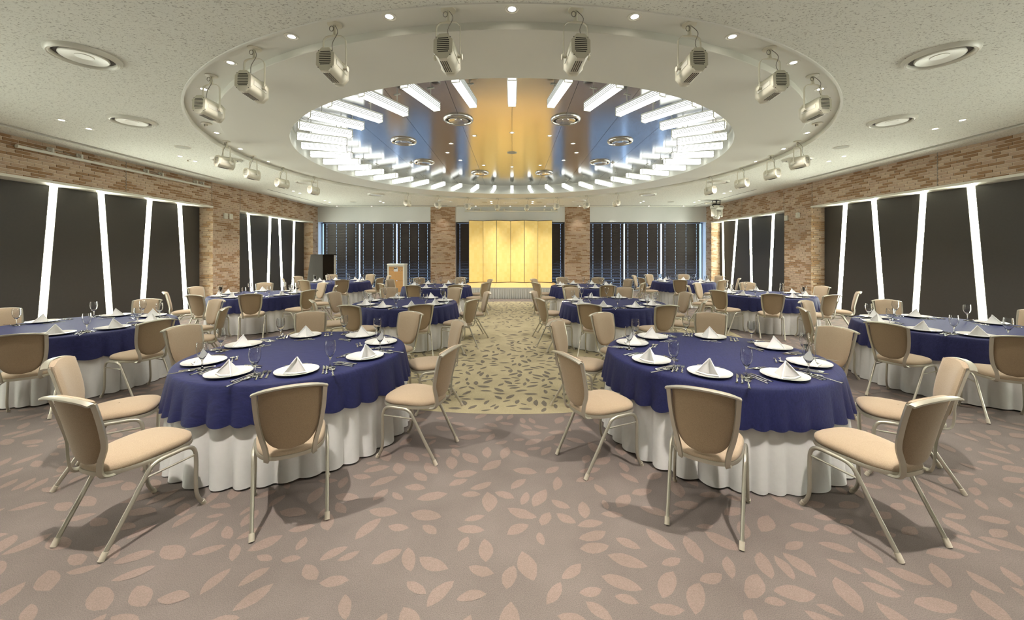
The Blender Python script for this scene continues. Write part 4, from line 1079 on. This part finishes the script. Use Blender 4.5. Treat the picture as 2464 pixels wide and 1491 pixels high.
# ================================================================= PLACE SETTINGS
def proto_meshes():
    P = {}
    P['plate'] = MB().lathe([(0.0005, 0.004), (0.085, 0.004), (0.100, 0.008), (0.118, 0.013), (0.150, 0.0195), (0.153, 0.0205), (0.1535, 0.0185), (0.120, 0.008), (0.090, 0.0), (0.0005, 0.0)], 48).mesh('plate', 'china', 50)
    # napkin: standing tent, ridge towards the table centre, hollow towards the diner
    b = MB(); apex = Vector((0, 0.008, 0.108)); Lf, Rt, Bk = Vector((-0.082, -0.040, 0)), Vector((0.082, -0.040, 0)), Vector((0, 0.100, 0)); Fr = Vector((0, 0.004, 0.0))
    def patch(A, B, C_, bulge, n=8):
        nrm = (B - A).cross(C_ - A).normalized(); rows = []
        for i in range(n + 1):
            t = i / n; row = []
            for j in range(n + 1):
                s_ = j / n; p = A * (1 - t) + (B * (1 - s_) + C_ * s_) * t
                k = 4 * s_ * (1 - s_) * t * (1 - 0.55 * t); p = p + nrm * bulge * k
                row.append(tuple(p))
            rows.append(row)
        return rows
    ap2 = apex + Vector((0, 0.004, -0.006))
    b.grid(patch(apex, Lf, Bk, 0.016)); b.grid(patch(apex, Bk, Rt, 0.016))
    b.grid(patch(ap2, Rt * 0.94, Fr, 0.014)); b.grid(patch(ap2, Fr, Lf * 0.94, 0.014))
    lip = MB()
    for (A, B) in ((apex, Lf), (apex, Rt)):
        b.tube([tuple(A.lerp(B, q / 8) + Vector((0, 0.002, 0))) for q in range(9)], 0.0045, 6)
    b.tube([tuple(Lf.lerp(Rt, q / 10) + Vector((0, 0.010 - 0.03 * (1 - abs(q / 5 - 1)), 0.006))) for q in range(11)], 0.006, 6)
    P['napkin'] = b.mesh('napkin', 'napkin', 60)
    out = [(0.0335, 0.0), (0.034, 0.0025), (0.022, 0.0050), (0.008, 0.010), (0.0046, 0.022), (0.0042, 0.050), (0.0058, 0.066), (0.014, 0.079), (0.026, 0.098), (0.0335, 0.120), (0.0352, 0.140), (0.0338, 0.165), (0.0310, 0.188)]
    inn = [(0.0298, 0.188), (0.0325, 0.165), (0.0339, 0.140), (0.0322, 0.120), (0.0247, 0.099), (0.0125, 0.081), (0.0008, 0.074)]
    P['goblet'] = MB().lathe([(0.0005, 0.0)] + out + inn, 28).mesh('goblet', 'glass', 60)
    def handle(b, y0, y1, w=0.0045, z=0.004):
        n = 8; top = []
        for i in range(n + 1):
            t = i / n; y = y0 + (y1 - y0) * t; ww = w * (2.0 - 1.15 * t + 0.35 * math.cos(t * 9)); zz = 0.0035 + 0.004 * t * t
            top.append([(-ww, y, zz - 0.0012), (-ww * 0.6, y, zz + 0.0014), (ww * 0.6, y, zz + 0.0014), (ww, y, zz - 0.0012), (0, y, zz - 0.0030), (-ww, y, zz - 0.0012)])
        b.grid(top)
    b = MB(); handle(b, -0.100, 0.012)
    b.grid([[(-w_, y, z), (-w_ * 0.4, y, z - 0.002), (w_ * 0.4, y, z - 0.002), (w_, y, z)] for (y, w_, z) in ((0.010, 0.0035, 0.0085), (0.024, 0.008, 0.006), (0.036, 0.0115, 0.0045), (0.046, 0.012, 0.004))])
    for i in range(4):
        x = -0.0096 + i * 0.0064; b.box(x - 0.0017, x + 0.0017, 0.045, 0.092, 0.003, 0.0052)
    P['fork'] = b.mesh('fork', 'steel', 50)
    b = MB(); handle(b, -0.105, 0.005, 0.0042)
    rows = []
    for i in range(10):
        t = i / 9; y = 0.003 + 0.115 * t; l = -0.0042; r_ = -0.0042 + 0.0165 * math.sin(PI * min(1, 0.30 + 0.62 * t)) * (1 if t < 0.86 else (1 - t) / 0.14 * 0.9 + 0.1); rows.append([(l, y, 0.007), (l, y, 0.0085), (r_, y, 0.0075), (l, y, 0.007)])
    b.grid(rows); P['knife'] = b.mesh('knife', 'steel', 50)
    b = MB(); handle(b, -0.100, 0.030, 0.0042)
    rows = []
    for i in range(9):
        t = i / 8; y = 0.028 + 0.062 * t; w_ = 0.021 * math.sin(PI * (0.06 + 0.88 * t)) ** 0.7 if 0 < t < 1 else 0.004; row = []
        for j in range(9):
            u = -1 + j / 4; row.append((w_ * u, y, 0.0095 - 0.0075 * (1 - u * u) * math.sin(PI * min(1, max(0, t)))))
        rows.append(row)
    b.grid(rows); P['spoon'] = b.mesh('spoon', 'steel', 60)
    return P
PM = proto_meshes()
rs2 = random.Random(9)
SURF = TZ + 0.0008
def in_frame(x, y): return abs(x) < 1.36 * y - 0.05
for key, (tx, ty, phrase, angs_) in TABLES.items():
    row = ROW[key[1]]
    for a in angs_:
        r = math.radians(a); u = Vector((math.cos(r), math.sin(r), 0)); f = -u; rt_ = Vector((f.y, -f.x, 0))
        if key == 'L1' and a == -104: pass
        C0 = Vector((tx, ty, SURF)) + u * 0.70
        if not in_frame(C0.x, C0.y): continue
        rz = math.atan2(f.y, f.x) - PI / 2; sw = seat_words(a)
        def put(kind, name, lx, ly, rot, label, cat, group, z=0.0, sc=1.0):
            p = C0 + rt_ * lx + f * ly; o = ob(name, PM[kind], None, (p.x, p.y, SURF + z), (0, 0, rz + rot))
            if sc != 1.0: o.scale = (sc, sc, sc)
            return tag(o, label + ', %s setting, %s' % (sw, phrase), cat, group)
        j = lambda s=0.006: rs2.uniform(-s, s)
        put('plate', 'dinner_plate', 0, 0, 0, 'white dinner plate', 'plate', 'dinner plates')
        put('napkin', 'napkin', j(), j() - 0.012, rs2.uniform(-0.3, 0.3), 'white napkin folded into a peak', 'napkin', 'folded napkins', 0.0048, rs2.uniform(0.95, 1.04))
        put('goblet', 'goblet', 0.235 + j(), 0.012 + j(0.012), 0, 'clear stemmed goblet', 'goblet', 'water goblets', 0, 1.13)
        if row < 2:
            put('fork', 'fork', -0.190 + j(0.003), 0.03, j(0.05), 'inner table fork', 'fork', 'forks')
            put('fork', 'fork', -0.220 + j(0.003), 0.04 + j(), j(0.05), 'middle table fork', 'fork', 'forks')
            put('fork', 'fork', -0.250 + j(0.003), 0.005 + j(), j(0.05), 'outer table fork', 'fork', 'forks', 0, 0.92)
            put('knife', 'knife', 0.178 + j(0.003), -0.03, j(0.04), 'inner table knife', 'knife', 'knives')
            put('knife', 'knife', 0.204 + j(0.003), -0.035 + j(), j(0.04), 'outer table knife', 'knife', 'knives')
            put('spoon', 'spoon', 0.240 + j(0.003), -0.125 + j(), j(0.05), 'soup spoon', 'spoon', 'spoons')
            put('spoon', 'spoon', 0.01, 0.190 + j(), PI / 2 + j(0.06), 'dessert spoon', 'spoon', 'spoons', 0, 0.88)
            put('fork', 'fork', -0.01, 0.222 + j(), -PI / 2 + j(0.06), 'dessert fork', 'fork', 'forks', 0, 0.85)
        else:
            put('fork', 'fork', -0.20, 0.03, j(0.05), 'table fork', 'fork', 'forks')
            put('knife', 'knife', 0.185, -0.03, j(0.04), 'table knife', 'knife', 'knives')
            put('spoon', 'spoon', 0.01, 0.195, PI / 2 + j(0.06), 'dessert spoon', 'spoon', 'spoons', 0, 0.9)
